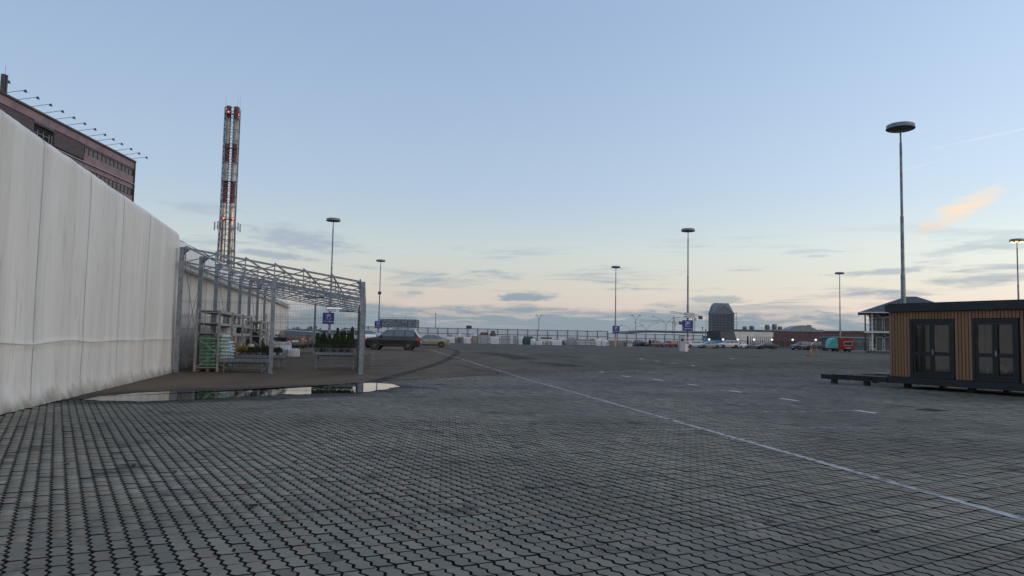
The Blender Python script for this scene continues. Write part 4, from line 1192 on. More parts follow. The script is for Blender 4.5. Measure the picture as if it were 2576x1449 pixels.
KIND = {  # L, W, H, clearance, wheel r, wheelbase f/r positions(t), belt pts, roof pts
    'suv':   dict(L=4.58, W=1.84, H=1.74, c=.30, r=.365, wh=(.185, .785), belt=[(0, .46), (.03, .54), (.10, .575), (.24, .615), (.5, .625), (.8, .635), (.97, .64), (1, .60)], roof=[(.235, .615), (.40, .955), (.47, .985), (.62, 1.0), (.80, .985), (.875, .965), (.965, .66)], win=[(.31, .515), (.53, .715), (.73, .86)]),
    'bigsuv': dict(L=4.85, W=1.92, H=1.74, c=.27, r=.38, wh=(.18, .79), belt=[(0, .44), (.03, .55), (.10, .60), (.24, .635), (.5, .65), (.8, .67), (.97, .67), (1, .62)], roof=[(.23, .635), (.38, .955), (.46, .99), (.62, 1.0), (.80, .985), (.89, .96), (.975, .70)], win=[(.30, .50), (.52, .71), (.73, .88)]),
    'wagon': dict(L=4.70, W=1.80, H=1.48, c=.20, r=.325, wh=(.185, .79), belt=[(0, .40), (.02, .50), (.10, .56), (.25, .625), (.5, .645), (.8, .665), (.97, .67), (1, .62)], roof=[(.245, .625), (.42, .965), (.5, .995), (.62, 1.0), (.78, .98), (.88, .945), (.97, .70)], win=[(.32, .515), (.535, .72), (.74, .885)]),
    'hatch': dict(L=4.15, W=1.76, H=1.49, c=.19, r=.315, wh=(.20, .80), belt=[(0, .38), (.02, .49), (.10, .56), (.24, .63), (.5, .65), (.8, .67), (.97, .66), (1, .58)], roof=[(.225, .63), (.41, .965), (.5, .995), (.62, 1.0), (.78, .965), (.86, .93), (.97, .68)], win=[(.32, .53), (.55, .75), (.77, .86)]),
    'sedan': dict(L=4.62, W=1.79, H=1.46, c=.18, r=.318, wh=(.195, .795), belt=[(0, .38), (.02, .47), (.10, .55), (.27, .625), (.5, .645), (.75, .665), (.86, .675), (.96, .665), (1, .58)], roof=[(.255, .622), (.42, .965), (.5, .995), (.58, 1.0), (.66, .975), (.72, .92), (.865, .68)], win=[(.335, .525), (.545, .70), (.715, .765)]),
    'pickup': dict(L=5.15, W=1.83, H=1.75, c=.30, r=.37, wh=(.17, .79), belt=[(0, .46), (.03, .54), (.10, .58), (.22, .61), (.5, .62), (.62, .62), (.65, .60), (.97, .60), (1, .56)], roof=[(.22, .61), (.34, .955), (.4, .99), (.5, 1.0), (.56, .985), (.60, .95), (.64, .63)], win=[(.28, .42), (.44, .57)]),
}
def interp(P, t):
    if t <= P[0][0]: return P[0][1]
    for (a, b), (c, d) in zip(P[:-1], P[1:]):
        if t <= c: return b + (d - b) * (t - a) / max(1e-6, c - a)
    return P[-1][1]
CARMESH = {}
def car_parts(kind):
    if kind in CARMESH: return CARMESH[kind]
    K = KIND[kind]; L_, W_, H, c0, wr = K['L'], K['W'], K['H'], K['c'], K['r']
    ts = sorted(set([0, .006, .02, .05, .1, .15, .2, .3, .45, .5, .55, .65, .7, .75, .85, .9, .95, .985, .996, 1] + [p[0] for p in K['belt']] + [p[0] for p in K['roof']]))
    def half(t):
        e = abs(2 * t - 1)
        return W_ / 2 * (1 - .055 * e ** 4 - .15 * max(0, (e - .93) / .07) ** 2)
    def zb(t): return interp(K['belt'], t) * H
    def zt(t):
        if t < K['roof'][0][0] or t > K['roof'][-1][0]: return zb(t)
        return max(zb(t), interp(K['roof'], t) * H)
    def side(t, z):
        w, b, tp = half(t), zb(t), zt(t)
        if z <= b: return w * (1 - .035 * ((z - .5 * H) / (.3 * H)) ** 2 * (1 if z < .5 * H else .6))
        return w * .975 - (z - b) * .30
    def X(t): return L_ * (.5 - t)
    def zs(t): return c0 + (.10 if t < .01 or t > .99 else .05 if t < .04 or t > .96 else 0)
    mb = MB(); n = 0; rows = []
    for t in ts:
        w, b, tp, s0 = half(t), zb(t), zt(t), zs(t)
        g = tp - b
        prof = [(0, s0), (w * .80, s0), (w * .95, s0 + .04), (side(t, s0 + .2) * .995, s0 + .2), (w, .44 * H if b > .46 * H else b * .9), (side(t, b - .05), b - .05), (w * .955, b), ]
        wt = w * .955 - max(0, g - .06) * .30
        prof += [(wt, tp - min(.05, g * .3) if g > .02 else b + .006), (wt - min(.10, .04 + g * .1), tp - min(.012, g * .1) + (.012 if g <= .02 else 0)), (wt * .5, tp + .012), (0, tp + .018)]
        rows.append([(X(t), y, z) for y, z in prof])
    np_ = len(rows[0])
    for sgn in (1, -1):
        vs = [(x, y * sgn, z) for r_ in rows for x, y, z in r_]
        fs = []
        for i in range(len(ts) - 1):
            for j in range(np_ - 1):
                q = (i * np_ + j, i * np_ + j + 1, (i + 1) * np_ + j + 1, (i + 1) * np_ + j)
                fs.append(q if sgn > 0 else q[::-1])
        fs.append(tuple(range(np_)) if sgn < 0 else tuple(range(np_))[::-1])
        e = (len(ts) - 1) * np_
        fs.append(tuple(range(e, e + np_)) if sgn > 0 else tuple(range(e, e + np_))[::-1])
        mb.add(vs, fs)
    body = mb
    out = dict(body=body, glass=[], arch=[])
    # side windows
    for s in (1, -1):
        for i, w in enumerate(K['win']):
            if len(w) != 2: continue
            a, b = w
            pts = []
            lo, hi = [], []
            for q in range(5):
                t = a + (b - a) * q / 4
                zl = zb(t) + .035; zh = zt(t) - .07
                lo.append((t, zl)); hi.append((t, max(zl + .01, zh)))
            if i == 0:  lo = [(a - .045, zb(a - .045) + .03)] + lo; hi = [(a - .045, zb(a - .045) + .045)] + hi
            if i == len(K['win']) - 1: lo += [(b + .03, zb(b) + .05)]; hi += [(b + .03, max(zb(b) + .06, zt(b + .03) - .09))]
            g = MB(); m_ = len(lo)
            vs = [(X(t), s * (side(t, z) - .006), z) for t, z in lo] + [(X(t), s * (side(t, z) - .006), z) for t, z in hi]
            vs = [(x, y + s * .014, z) for x, y, z in vs]
            fs = [(q, q + 1, m_ + q + 1, m_ + q) for q in range(m_ - 1)]
            g.add(vs, [f if s < 0 else f[::-1] for f in fs])
            out['glass'].append(g)
    # windscreen and rear window
    def screen(t0, t1):
        g = MB()
        def P(t, k):
            gg = zt(t) - zb(t); wt = (half(t) * .955 - max(0, gg - .06) * .30) * .86
            return Vector((X(t), wt * k, zt(t) + .012 + .018 * (1 - k * k) + .012))
        g.sheet(lambda u, v: P(t0 + (t1 - t0) * v, 1 - 2 * u), 4, 3)
        return g
    r = K['roof']
    out['wind'] = screen(r[0][0] + .015, r[1][0] - .006)
    out['rear'] = screen(r[-2][0] + .008, r[-1][0] - .012)
    if out: CARMESH[kind] = (K, out, half, zb, zt, X, side)
    return CARMESH[kind]
def wheel_mesh(r):
    prof = [(r * .64, -.09), (r * .93, -.10), (r, -.07), (r, .07), (r * .93, .10), (r * .64, .09), (r * .62, 0), (r * .64, -.09)]
    mb = MB(); n = 24
    vs = [(q * cos(2 * pi * i / n), z, q * sin(2 * pi * i / n)) for q, z in prof for i in range(n)]
    mb.add(vs, [(k * n + i, k * n + (i + 1) % n, (k + 1) * n + (i + 1) % n, (k + 1) * n + i)[::-1] for k in range(len(prof) - 1) for i in range(n)])
    rim = MB().tube((0, -.05, 0), (0, .05, 0), r * .63, n=20)
    sp = MB()
    for k in range(5):
        a = 2 * pi * k / 5
        for s in (1, -1): sp.bar((0, s * .075, 0), (r * .6 * cos(a), s * .062, r * .6 * sin(a)), .045, .02, up=(0, 1, 0))
    for s in (1, -1): sp.tube((0, s * .05, 0), (0, s * .085, 0), r * .14, n=10)
    return mb.mesh('tyre', MATS['rubber'], 50), rim.mesh('rim', MATS['car_trim'], 40), sp.mesh('spokes', MATS['alloy'])
WH = {}
def car(kind, colr, label, loc, rz, name='parked_car', cat='car', scale=1., group='cars parked in the car park', rails=False, detail=True):
    K, out, half, zb, zt, X, side = car_parts(kind)
    H, L_, W_ = K['H'], K['L'], K['W']
    t = thing(name, label, cat, loc, rz, group)
    t.scale = (scale,) * 3
    out['body'].obj('body', MATS['paint_' + colr], t, 42)
    for i, g in enumerate(out['glass']): g.obj('window', MATS['car_glass'], t, 60)
    out['wind'].obj('windscreen', MATS['car_glass'], t, 60)
    out['rear'].obj('rear_window', MATS['car_glass'], t, 60)
    r = K['r']
    if r not in WH: WH[r] = wheel_mesh(r)
    for tw in K['wh']:
        for s in (1, -1):
            y = s * (half(tw) - .055)
            MB().tube((X(tw), s * (half(tw) * .985 - .1), r * 1.02), (X(tw), s * (half(tw) + .006), r * 1.02), r * 1.17, n=22).obj('wheel_arch', MATS['car_trim'], t)
            w = mk('wheel', WH[r][0], t, (X(tw), y, r)); mk('rim', WH[r][1], w); mk('spokes', WH[r][2], w)
    for s in (1, -1):
        hz = zb(.04) - .11
        MB().add([(X(.012), s * half(.012) * .93, hz - .09), (X(.085), s * (half(.085) + .004), hz - .03), (X(.085), s * (half(.085) + .002), hz + .075), (X(.02), s * half(.02) * .86, hz + .07), (X(.006) + .006, s * half(.006) * .58, hz - .05), (X(.006) + .004, s * half(.006) * .55, hz + .045)],
                 [(0, 1, 2, 3), (4, 0, 3, 5)] if s > 0 else [(3, 2, 1, 0), (5, 3, 0, 4)]).obj('headlight', MATS['head_lens'], t)
        tz = zb(.98) - (.16 if kind in ('suv', 'bigsuv') else .12); th = .13 if kind in ('suv', 'bigsuv', 'wagon', 'hatch') else .08
        MB().add([(X(.935), s * (half(.935) + .012), tz - th), (X(.992) - .004, s * (half(.975) + .008), tz - th), (X(1.) - .008, s * half(1.) * .70, tz - th), (X(.935), s * (half(.935) + .008), tz + th * .8), (X(.992) - .004, s * (half(.975) + .004), tz + th * .8), (X(1.) - .008, s * half(1.) * .68, tz + th * .8)],
                 [(0, 3, 4, 1), (1, 4, 5, 2)] if s > 0 else [(1, 4, 3, 0), (2, 5, 4, 1)]).obj('taillight', MATS['tail_lens'], t)
        tm = K['win'][0][0] - .015
        MB().box(X(tm) - .05, X(tm) + .06, s * (half(tm) + .09) - .09, s * (half(tm) + .09) + .09, zb(tm) + .02, zb(tm) + .17).obj('mirror', MATS['paint_' + colr], t)
        if detail:
            for td_ in (K['win'][0][1], K['win'][1][1] if len(K['win']) > 1 else .7):
                z = zb(td_) - .12
                MB().box(X(td_) + .02, X(td_) + .18, s * (side(td_, z) + .012) - .012, s * (side(td_, z) + .012) + .012, z - .015, z + .015).obj('door_handle', MATS['car_trim'], t)
            MB().bar((X(.27), s * (half(.27) * .975 + .0), K['c'] + .12), (X(.7), s * (half(.7) * .975), K['c'] + .12), .04, .10).obj('sill_trim', MATS['car_trim'], t)
            for td_ in (K['win'][0][0] + .005, K['win'][0][1] + .012, K['win'][min(1, len(K['win']) - 1)][1] + .01):
                d_ = MB()
                zl, zh = K['c'] + .16, zb(td_) - .01
                zz = [zl + (zh - zl) * k / 5 for k in range(6)]
                for a, b in zip(zz[:-1], zz[1:]): d_.bar((X(td_), s * (side(td_, a) + .001), a), (X(td_), s * (side(td_, b) + .001), b), .012, .012)
                d_.obj('door_seam', MATS['car_trim'], t)
    MB().box(X(1.) - .012, X(1.) + .05, -.26, .26, zb(1.) * .62, zb(1.) * .62 + .11).obj('number_plate', MATS['sign_white'], t)
    MB().box(X(0.) - .05, X(0.) + .012, -.26, .26, K['c'] + .2, K['c'] + .31).obj('number_plate', MATS['sign_white'], t)
    MB().box(X(0.) - .04, X(0.) + .008, -.5, .5, zb(0.) - .10, zb(0.) - .02).obj('grille', MATS['car_trim'], t)
    if rails:
        for s in (1, -1):
            y = s * (half(.6) * .955 - (H - zb(.6)) * .30 - .05)
            rr = MB(); rr.path([(X(.48), y, H - .01), (X(.5), y, H + .06), (X(.83), y, H + .05), (X(.86), y, H - .03)], .018)
            rr.obj('roof_rail', MATS['car_trim'], t)
        for tt_ in (.56, .74):
            y = half(.6) * .955 - (H - zb(.6)) * .30 - .05
            MB().bar((X(tt_), -y, H + .065), (X(tt_), y, H + .065), .05, .02).obj('cross_bar', MATS['car_trim'], t)
    return t
def gY(px, Y, py=870):
    x = xat(px, Y, py); return (x, Y, gz(Y))
# black off-road car left of centre
a = ground(992, 878.9)
car('suv', 'black', 'dirty black off-road car parked side-on beside the marked stalls', gY(990, 62.5), pi + .03, 'parked_suv', rails=True)
car('sedan', 'beige', 'beige saloon parked behind the black off-road car', gY(1079, 84), pi + .12)
# row parked beyond the canopy, seen from behind
car('hatch', 'brown', 'brown hatchback parked at the end of the white hangar', gY(729, 62), radians(118))
car('hatch', 'graphite', 'dark hatchback second in the row beyond the canopy', gY(752, 68), radians(116))
car('hatch', 'blue', 'blue hatchback parked in the row beyond the canopy', gY(768, 74), radians(116))
car('wagon', 'greyblue', 'grey-blue estate car parked beyond the blue hatchback', gY(785, 80), radians(118))
car('sedan', 'darkblue', 'dark blue saloon parked behind the thujas', gY(846, 74), radians(20))
car('sedan', 'graphite', 'graphite saloon parked far back left beyond the canopy', gY(760, 97), radians(14))
car('hatch', 'silver', 'silver hatchback parked far back beyond the canopy', gY(800, 97), radians(10))
car('bigsuv', 'white', 'white off-road car half hidden by the canopy corner post', gY(884, 72), pi - .5, 'parked_suv')
car('sedan', 'darkblue', 'dark blue saloon parked nose to nose with the black off-road car', gY(925, 82), pi - .2)
car('pickup', 'black', 'black pickup parked behind the dark blue saloon on the left', gY(938, 101), pi - .1, 'parked_pickup')
# far row on the right
def ycar(px, py, kind, colr, label, rz, Y=None, **kw):
    p = ground(px, py)
    Y = Y or p.y
    return car(kind, colr, label, gY(px, Y), rz, detail=False, **kw)
for a in ((1603, 0, 'sedan', 'darkblue', 'dark blue saloon at the left end of the far row', pi + .3, 178), (1622, 0, 'sedan', 'white', 'white saloon parked behind the standing person', pi + .4, 180), (1646, 0, 'sedan', 'brown', 'brown saloon parked right of the standing person', pi + .35, 176),
          (1667, 0, 'sedan', 'white', 'white saloon half hidden behind the red hatchback', pi + .2, 182), (1684, 0, 'hatch', 'red', 'dark red hatchback in the far row left of the kiosk', pi + .75, 166), (1706, 0, 'hatch', 'silver', 'silver hatchback behind the grey kiosk', pi + .5, 168),
          (1749, 0, 'wagon', 'white', 'white estate car right of the striped lamp post', pi + .12, 166), (1784, 0, 'sedan', 'silver', 'silver saloon standing in front of the far row', pi + .1, 151), (1832, 0, 'bigsuv', 'white', 'white off-road car in the far row before the white hall', pi + .1, 166),
          (1861, 0, 'sedan', 'white', 'white saloon half hidden behind the white off-road car', pi + .9, 168), (1898, 0, 'sedan', 'graphite', 'graphite saloon in front of the white hall columns', pi + .35, 172), (1929, 0, 'sedan', 'black', 'black saloon in front of the right end of the white hall', pi + .12, 164),
          (2018, 0, 'bigsuv', 'graphite', 'dark off-road car in front of the red brick building', pi + .35, 156), (2058, 0, 'pickup', 'graphite', 'dark pickup parked left of the camper', pi - .1, 152)):
    ycar(*a[:6], Y=a[6])
# blue truck roof behind the white cars
p = gY(1788, 186)
t = thing('blue_truck', 'bright blue flatbed truck standing behind the white estate car', 'truck', p, pi)
MB().box(-2.6, 1.3, -1.1, 1.1, .75, 1.85).obj('load_bed', MATS['paint_skyblue'], t)
MB().prism([(1.35, .7), (3.1, .7), (3.1, 1.5), (2.75, 2.35), (1.35, 2.35)], lambda a, b, y: (a, y, b), -1.05, 1.05).obj('cab', MATS['paint_skyblue'], t)
MB().box(2.2, 2.7, -1.06, 1.06, 1.55, 2.15).obj('window', MATS['car_glass'], t)
for x in (-1.7, 2.2):
    for s in (1, -1): MB().tube((x, s * .8, .42), (x, s * 1.08, .42), .42, n=18).obj('wheel', MATS['rubber'], t)
MB().box(-2.6, 3., -.4, .4, .5, .74).obj('chassis', MATS['car_trim'], t)

# ------------------------------------------------------------------ camper, half under a turquoise sheet
pm('camper_red', (.36, .035, .022), (.28, .03, .02), .45, scale=2)
pm('turquoise_sheet', (.10, .48, .42), (.07, .38, .34), .5, scale=2, bump=.6, bscale=3)
p = gY(2113, 134)
t = thing('camper', 'rounded red camper trailer with its left half under a turquoise sheet', 'camper', p, 0)
prof = [(-1.9, .5), (2.05, .5), (2.15, .9), (2.12, 1.6), (1.85, 2.15), (1.3, 2.33), (-1.2, 2.33), (-1.85, 2.05), (-2.05, 1.5), (-2.05, .8)]
MB().prism(prof, lambda a, b, y: (a, y, b), -.95, .95).obj('body', MATS['camper_red'], t, 40)
MB().box(.35, 1.75, -.962, -.952, 1.18, 1.75).obj('window', MATS['car_glass'], t)
w = MB(); square_ring(w, .28, 1.82, 1.11, 1.82, .07, -.968, -.95); w.obj('window_frame', MATS['sign_white'], t)
sh = [(-2.2, .62), (-.75, .62), (-.8, 1.5), (-.9, 2.40), (-1.35, 2.42), (-1.95, 2.14), (-2.22, 1.5)]
MB().prism(sh, lambda a, b, y: (a, y, b), -1.0, 1.0).obj('turquoise_sheet', MATS['turquoise_sheet'], t, 40)
for x in (-.9, 1.3):
    for s in (1, -1): MB().tube((x, s * .7, .33), (x, s * .93, .33), .33, n=18).obj('wheel', MATS['rubber'], t)
MB().box(-1.9, 2., -.85, .85, .36, .52).obj('chassis', MATS['car_trim'], t)
for x in (1.1, -.2): MB().box(x - .2, x + .2, -.2, .2, 2.32, 2.5).obj('roof_vent', MATS['car_trim'], t)
MB().box(.6, 1.5, -.97, -.953, .62, .72).obj('number_plate', MATS['sign_white'], t)
# orange post and A-frame board
pm('orange_plastic', (.62, .09, .015), (.52, .08, .015), .5)
p = ground(2039.5, 895.5)
t = thing('bollard', 'orange flexible bollard standing beside the wooden A-frame', 'bollard', tuple(p))
MB().lathe([(.16, 0), (.16, .04), (.06, .05), (.055, .78), (.04, .8)], 14).obj('post', MATS['orange_plastic'], t, 40)
MB().lathe([(.058, .5), (.058, .6)], 14).obj('band', MATS['sign_white'], t)
p = ground(2047, 896)
t = thing('trestle', 'light wooden A-frame trestle beside the orange bollard', 'trestle', tuple(p), .3)
for s in (1, -1):
    for x in (-.25, .25): MB().bar((x, s * .38, 0), (x, s * .02, 1.12), .05, .04).obj('leg', MATS['pallet_wood'], t)
MB().bar((-.3, 0, 1.12), (.3, 0, 1.12), .07, .06).obj('ridge_bar', MATS['pallet_wood'], t)
MB().box(-.7, .9, -.25, .25, .0, .05).obj('base_board', MATS['sign_black'], t)

# ------------------------------------------------------------------ standing person
pm('dark_cloth', (.014, .015, .018), (.022, .022, .025), .9)
pm('skin', (.36, .22, .16), (.32, .19, .14), .6)
pm('hair', (.02, .016, .013), (.03, .022, .018), .8)
p = gY(1634.5, 171)
t = tag(mk('person', None, None, p, pi), 'person in dark winter clothes standing by the parked cars', 'person')
me = bpy.data.meshes.new('body')
J = [((0, 0, .95), .15), ((0, 0, 1.15), .15), ((0, 0, 1.38), .17), ((0, .0, 1.5), .07), ((0, .02, 1.62), .10), ((0, .02, 1.70), .09),
     ((.19, 0, 1.40), .075), ((.25, .02, 1.14), .06), ((.24, .1, .90), .05), ((.235, .14, .80), .045), ((-.19, 0, 1.40), .075), ((-.25, .02, 1.14), .06), ((-.24, .1, .90), .05), ((-.235, .14, .80), .045),
     ((.10, 0, .88), .10), ((.11, .02, .48), .075), ((.12, 0, .09), .06), ((.13, .14, .045), .05), ((-.10, 0, .88), .10), ((-.11, .03, .48), .075), ((-.13, 0, .09), .06), ((-.14, .14, .045), .05)]
E_ = [(0, 1), (1, 2), (2, 3), (3, 4), (4, 5), (2, 6), (6, 7), (7, 8), (8, 9), (2, 10), (10, 11), (11, 12), (12, 13), (0, 14), (14, 15), (15, 16), (16, 17), (0, 18), (18, 19), (19, 20), (20, 21)]
me.from_pydata([j[0] for j in J], E_, [])
bo = mk('body', me, t)
sk_ = bo.modifiers.new('skin', 'SKIN')
for v, (co, r) in zip(me.skin_vertices[0].data, J): v.radius = (r, r)
me.skin_vertices[0].data[0].use_root = True
ss_ = bo.modifiers.new('sub', 'SUBSURF'); ss_.levels = ss_.render_levels = 2
me.materials.append(MATS['dark_cloth'])
MB().lathe([(.02, -.12), (.075, -.08), (.09, 0), (.075, .08), (.03, .12)], 12, (0, .045, 1.655)).obj('face', MATS['skin'], t, 80)
MB().lathe([(.10, 0), (.108, .05), (.09, .12), (.02, .15)], 12, (0, .015, 1.66)).obj('cap', MATS['hair'], t, 80)

# ================================================================== far fence with pale panels
m, T = mat_new('fence_sheet')
oc = T.n('ShaderNodeTexCoord', out=3)
c = T.mix(T.rng(T.noise(oc, 1.2, 4), .35, .65), (.76, .78, .78), (.70, .72, .73))
finish(T, T.n('ShaderNodeMixShader', {0: .45, 1: pbsdf(T, c, .45, 0, .4), 2: T.n('ShaderNodeBsdfTranslucent', {0: (.92, .95, .97)})}))
pm('fence_steel', (.13, .16, .175), (.09, .11, .12), .5, .4)
YF = 172.
def far_fence(label, x0, x1, Y, h, pitch=2.28):
    a, b = xat(x0, Y), xat(x1, Y)
    z = gz(Y)
    t = thing('screen_fence', label, 'fence', (a, Y, z))
    n = round((b - a) / pitch)
    for i in range(n + 1):
        x = (b - a) * i / n
        MB().box(x - .07, x + .07, -.09, .05, 0, h + .12).obj('post', MATS['fence_steel'], t)
        if i < n:
            x2 = (b - a) * (i + 1) / n
            MB().box(x + .03, x2 - .03, .06, .09, .1, h).obj('panel', MATS['fence_sheet'], t)
            for zz in (h - .02, h * .63, h * .30): MB().box(x + .075, x2 - .075, -.04, .055, zz - .05, zz + .05).obj('rail', MATS['fence_steel'], t)
    return t
far_fence('long pale panel fence with dark posts behind the stacked building materials', 900, 1528, YF, 3.35)
far_fence('lower pale panel fence with dark posts behind the far parked cars', 1529, 1768, YF + 6, 2.95)

# ================================================================== stacked building materials along the fence
pm('stone_slab', (.33, .345, .35), (.24, .25, .255), .8, scale=3)
pm('stone_warm', (.26, .22, .175), (.18, .15, .12), .85, scale=3)
pm('stone_dark', (.10, .10, .105), (.07, .07, .072), .8, scale=3)
pm('tarp_green', (.04, .075, .08), (.03, .055, .06), .6, bump=.5, bscale=3)
pm('log_brown', (.10, .055, .035), (.06, .035, .024), .9, scale=5)
YM = 158.
def stack(kind, x0, x1, ytop, ybase, label, cat='stack', dy=0., lift=0.):
    Y = YM + dy
    a, b = xat(x0, Y), xat(x1, Y); w = b - a; cx = (a + b) / 2
    z = gz(Y)
    h = (ybase - ytop) * Y / FPX
    loc = (cx, Y, z + lift)
    g = 'building materials along the fence'
    if kind == 'wrap':
        return lump('wrapped_pallet', label, cat, loc, 0, w, 1.1, h, 'clear_wrap', x0 * .37, .14, g, n=10)
    if kind == 'tarp':
        return lump('covered_pile', label, cat, loc, 0, w, 1.3, h, 'tarp_green', x0 * .37, .3, g, n=10)
    t = thing({'slab': 'slab_stack', 'warm': 'slab_stack', 'crate': 'wire_crate', 'logs': 'log_pile', 'bench': 'bench_stack', 'dark': 'crate'}[kind], label, cat, loc, 0, g)
    rnd = random.Random(x0)
    if kind in ('slab', 'warm'):
        n = max(3, int(h / .19)); hh = h / n
        for k in range(n):
            j = rnd.uniform(-.04, .04)
            MB().box(-w / 2 + j, w / 2 + j, -.55, .55, k * hh + .012, (k + 1) * hh - .02).obj('slab', MATS['stone_slab' if kind == 'slab' else 'stone_warm'], t)
        for x in (-w * .35, w * .35): MB().box(x - .05, x + .05, -.5, .5, .0, h - .03).obj('spacer', MATS['pallet_wood'], t)
    elif kind in ('crate', 'dark'):
        m_ = 'frame_grey' if kind == 'crate' else 'stone_dark'
        fr = MB()
        for x in (-w / 2, w / 2):
            for y in (-.5, .5): fr.bar((x, y, 0), (x, y, h), .06)
        for zz in (.05, h * .5, h - .03):
            for y in (-.5, .5): fr.bar((-w / 2, y, zz), (w / 2, y, zz), .05)
            for x in (-w / 2, w / 2): fr.bar((x, -.5, zz), (x, .5, zz), .05)
        fr.obj('frame', MATS[m_], t)
        n = max(2, int(w / .5))
        for i in range(n):
            ww = (w - .12) / n
            MB().box(-w / 2 + .06 + i * ww + .02, -w / 2 + .06 + (i + 1) * ww - .02, -.44, .44, .06, h * rnd.uniform(.6, .92)).obj('contents', MATS[rnd.choice(['stone_slab', 'stone_dark', 'stone_warm', 'clear_wrap'])], t)
    elif kind == 'logs':
        r = .11; k = 0; z_ = r
        while z_ < h:
            n = max(2, int((w - k * r) / (2 * r)))
            for i in range(n):
                x = (i - (n - 1) / 2) * 2 * r + rnd.uniform(-.02, .02)
                MB().tube((x, -.55 + rnd.uniform(-.1, .1), z_), (x, .55, z_), r * rnd.uniform(.9, 1.05), n=8).obj('log', MATS['log_brown'], t)
            z_ += 1.8 * r; k += 1
    elif kind == 'bench':
        n = max(2, int(h / .35)); hh = h / n
        for k in range(n):
            MB().box(-w / 2 + .06 * k, w / 2 - .05 * k, -.5, .5, k * hh + hh * .6, (k + 1) * hh - .01).obj('seat', MATS['clear_wrap'], t)
            for x in (-w / 2 + .3, 0, w / 2 - .3): MB().box(x - .08, x + .08, -.4, .4, k * hh, k * hh + hh * .6).obj('support', MATS['stone_slab'], t)
    return t
for a in (('wrap', 1122, 1145, 847, 862.5, 'film-wrapped pallet nearest the beige saloon'), ('crate', 1145, 1164, 844, 862.5, 'crate of mixed pale goods left of the first brown pile'), ('wrap', 1165, 1185, 847, 863, 'film-wrapped pallet directly left of the brown brick pile'),
          ('warm', 1186, 1203, 844, 863, 'small brown brick pile left of the first white slab stack'), ('slab', 1204, 1231, 843, 864.5, 'tall white slab stack with brown logs on top'), ('wrap', 1233, 1257, 846, 864.5, 'film-wrapped pallet between the two tall white slab stacks'),
          ('slab', 1258.5, 1283, 844, 865, 'second tall white slab stack, right of the wrapped pallet'), ('crate', 1284, 1303, 847, 866, 'caged crate right of the second white slab stack'), ('wrap', 1303.5, 1315, 848, 866, 'narrow upright wrapped bundle left of the green tarpaulin'),
          ('tarp', 1317, 1341, 843, 863, 'goods under a dark green tarpaulin by the fence'), ('wrap', 1334, 1347, 850, 865, 'wrapped bundle right of the green tarpaulin', 'stack', -1.), ('wrap', 1347, 1365, 858, 866.5, 'low white wrapped bundle in front of the long black roll', 'stack', -2.),
          ('wrap', 1352, 1388, 850, 865, 'wide wrapped pallet carrying the long black roll', 'stack', 2.), ('dark', 1366, 1385, 857, 866.5, 'low dark crate in front of the wide wrapped pallet', 'stack', -2.), ('wrap', 1387, 1413, 854, 867, 'wrapped pallet right of the low dark crate', 'stack', -1.),
          ('crate', 1414, 1427, 853, 866, 'small grey crate between wrapped pallet and grey slabs'), ('slab', 1427.5, 1446, 847, 866.5, 'grey slab stack left of the red-edged sheets'), ('slab', 1447, 1483, 848, 862, 'wide stack of white sheets with a red board on top', 'stack', 2.),
          ('bench', 1451, 1497, 857, 868.5, 'row of white wrapped benches in front of the white sheets', 'stack', -3.), ('bench', 1495, 1531, 858, 868.5, 'low white wrapped timber in front of the wrapped bales', 'stack', -3.), ('wrap', 1496, 1512, 848, 866, 'left one of two wrapped bales left of the striped lamp post', 'stack', 1.), ('wrap', 1513, 1530, 851, 866, 'right one of two wrapped bales left of the striped lamp post', 'stack', 1.), ('warm', 1531, 1588, 852, 867, 'long low grey-brown slab stack behind the striped lamp post', 'stack', 2.),
          ('crate', 1556, 1591, 858, 869, 'pair of wide wire cages right of the striped lamp post', 'stack', -3.)):
    stack(*a)
for i, (x0, x1, yt, k) in enumerate(((1128, 1138, 843, 'slab'), (1150, 1160, 841, 'wrap'), (1172, 1181, 842, 'crate'), (1190, 1199, 840, 'wrap'), (1240, 1252, 852, 'bench'), (1290, 1299, 843, 'slab'), (1306, 1320, 846, 'crate'), (1343, 1352, 846, 'slab'), (1392, 1403, 849, 'slab'), (1404, 1420, 847, 'wrap'), (1436, 1450, 843, 'crate'), (1484, 1495, 846, 'warm'), (1536, 1550, 847, 'wrap'), (1566, 1580, 849, 'slab'))):
    stack(k, x0, x1, yt, 863.5, '%s stack from the left in the rear row of materials against the fence' % (NTH + ['fourteenth'])[i], 'stack', 7.)
hs = (864.5 - 843) * YM / FPX
stack('logs', 1207, 1228, 835, 843, 'heap of brown logs on the first white slab stack', 'logs', 0., hs)
stack('logs', 1231, 1248, 833, 846, 'square stack of brown pallets on the wrapped pallet', 'logs', 1., (864.5 - 846) * YM / FPX)
p = gY(1374, 160)
tag(MB().tube((-1.2, 0, 0), (1.2, 0, 0), .17, n=12).obj('roll', MATS['dark_wrap'], None, 40, (p[0], 160, p[2] + (865 - 850) * 160 / FPX + .17)), 'long black roll lying on the wide wrapped pallet', 'roll')
p = gY(1465, 160)
tag(MB().box(-1.4, 1.2, -.5, .5, 0, .12).obj('board', MATS['red_paint'], None, None, (p[0], 160, p[2] + (862 - 848) * 160 / FPX + .01)), 'red board lying on the stack of white sheets', 'board')

# ================================================================== beyond the fence
pm('net_grey', (.20, .25, .28), (.08, .105, .125), .85, scale=1.3, lo=.45, hi=.56)
pm('scaffold', (.22, .25, .28), (.16, .19, .22), .6)
pm('tower_glass', (.035, .048, .075), (.028, .038, .06), .3)
pm('tower_wall', (.085, .105, .145), (.065, .085, .12), .7)
pm('tower_roof', (.16, .18, .21), (.12, .14, .165), .6)
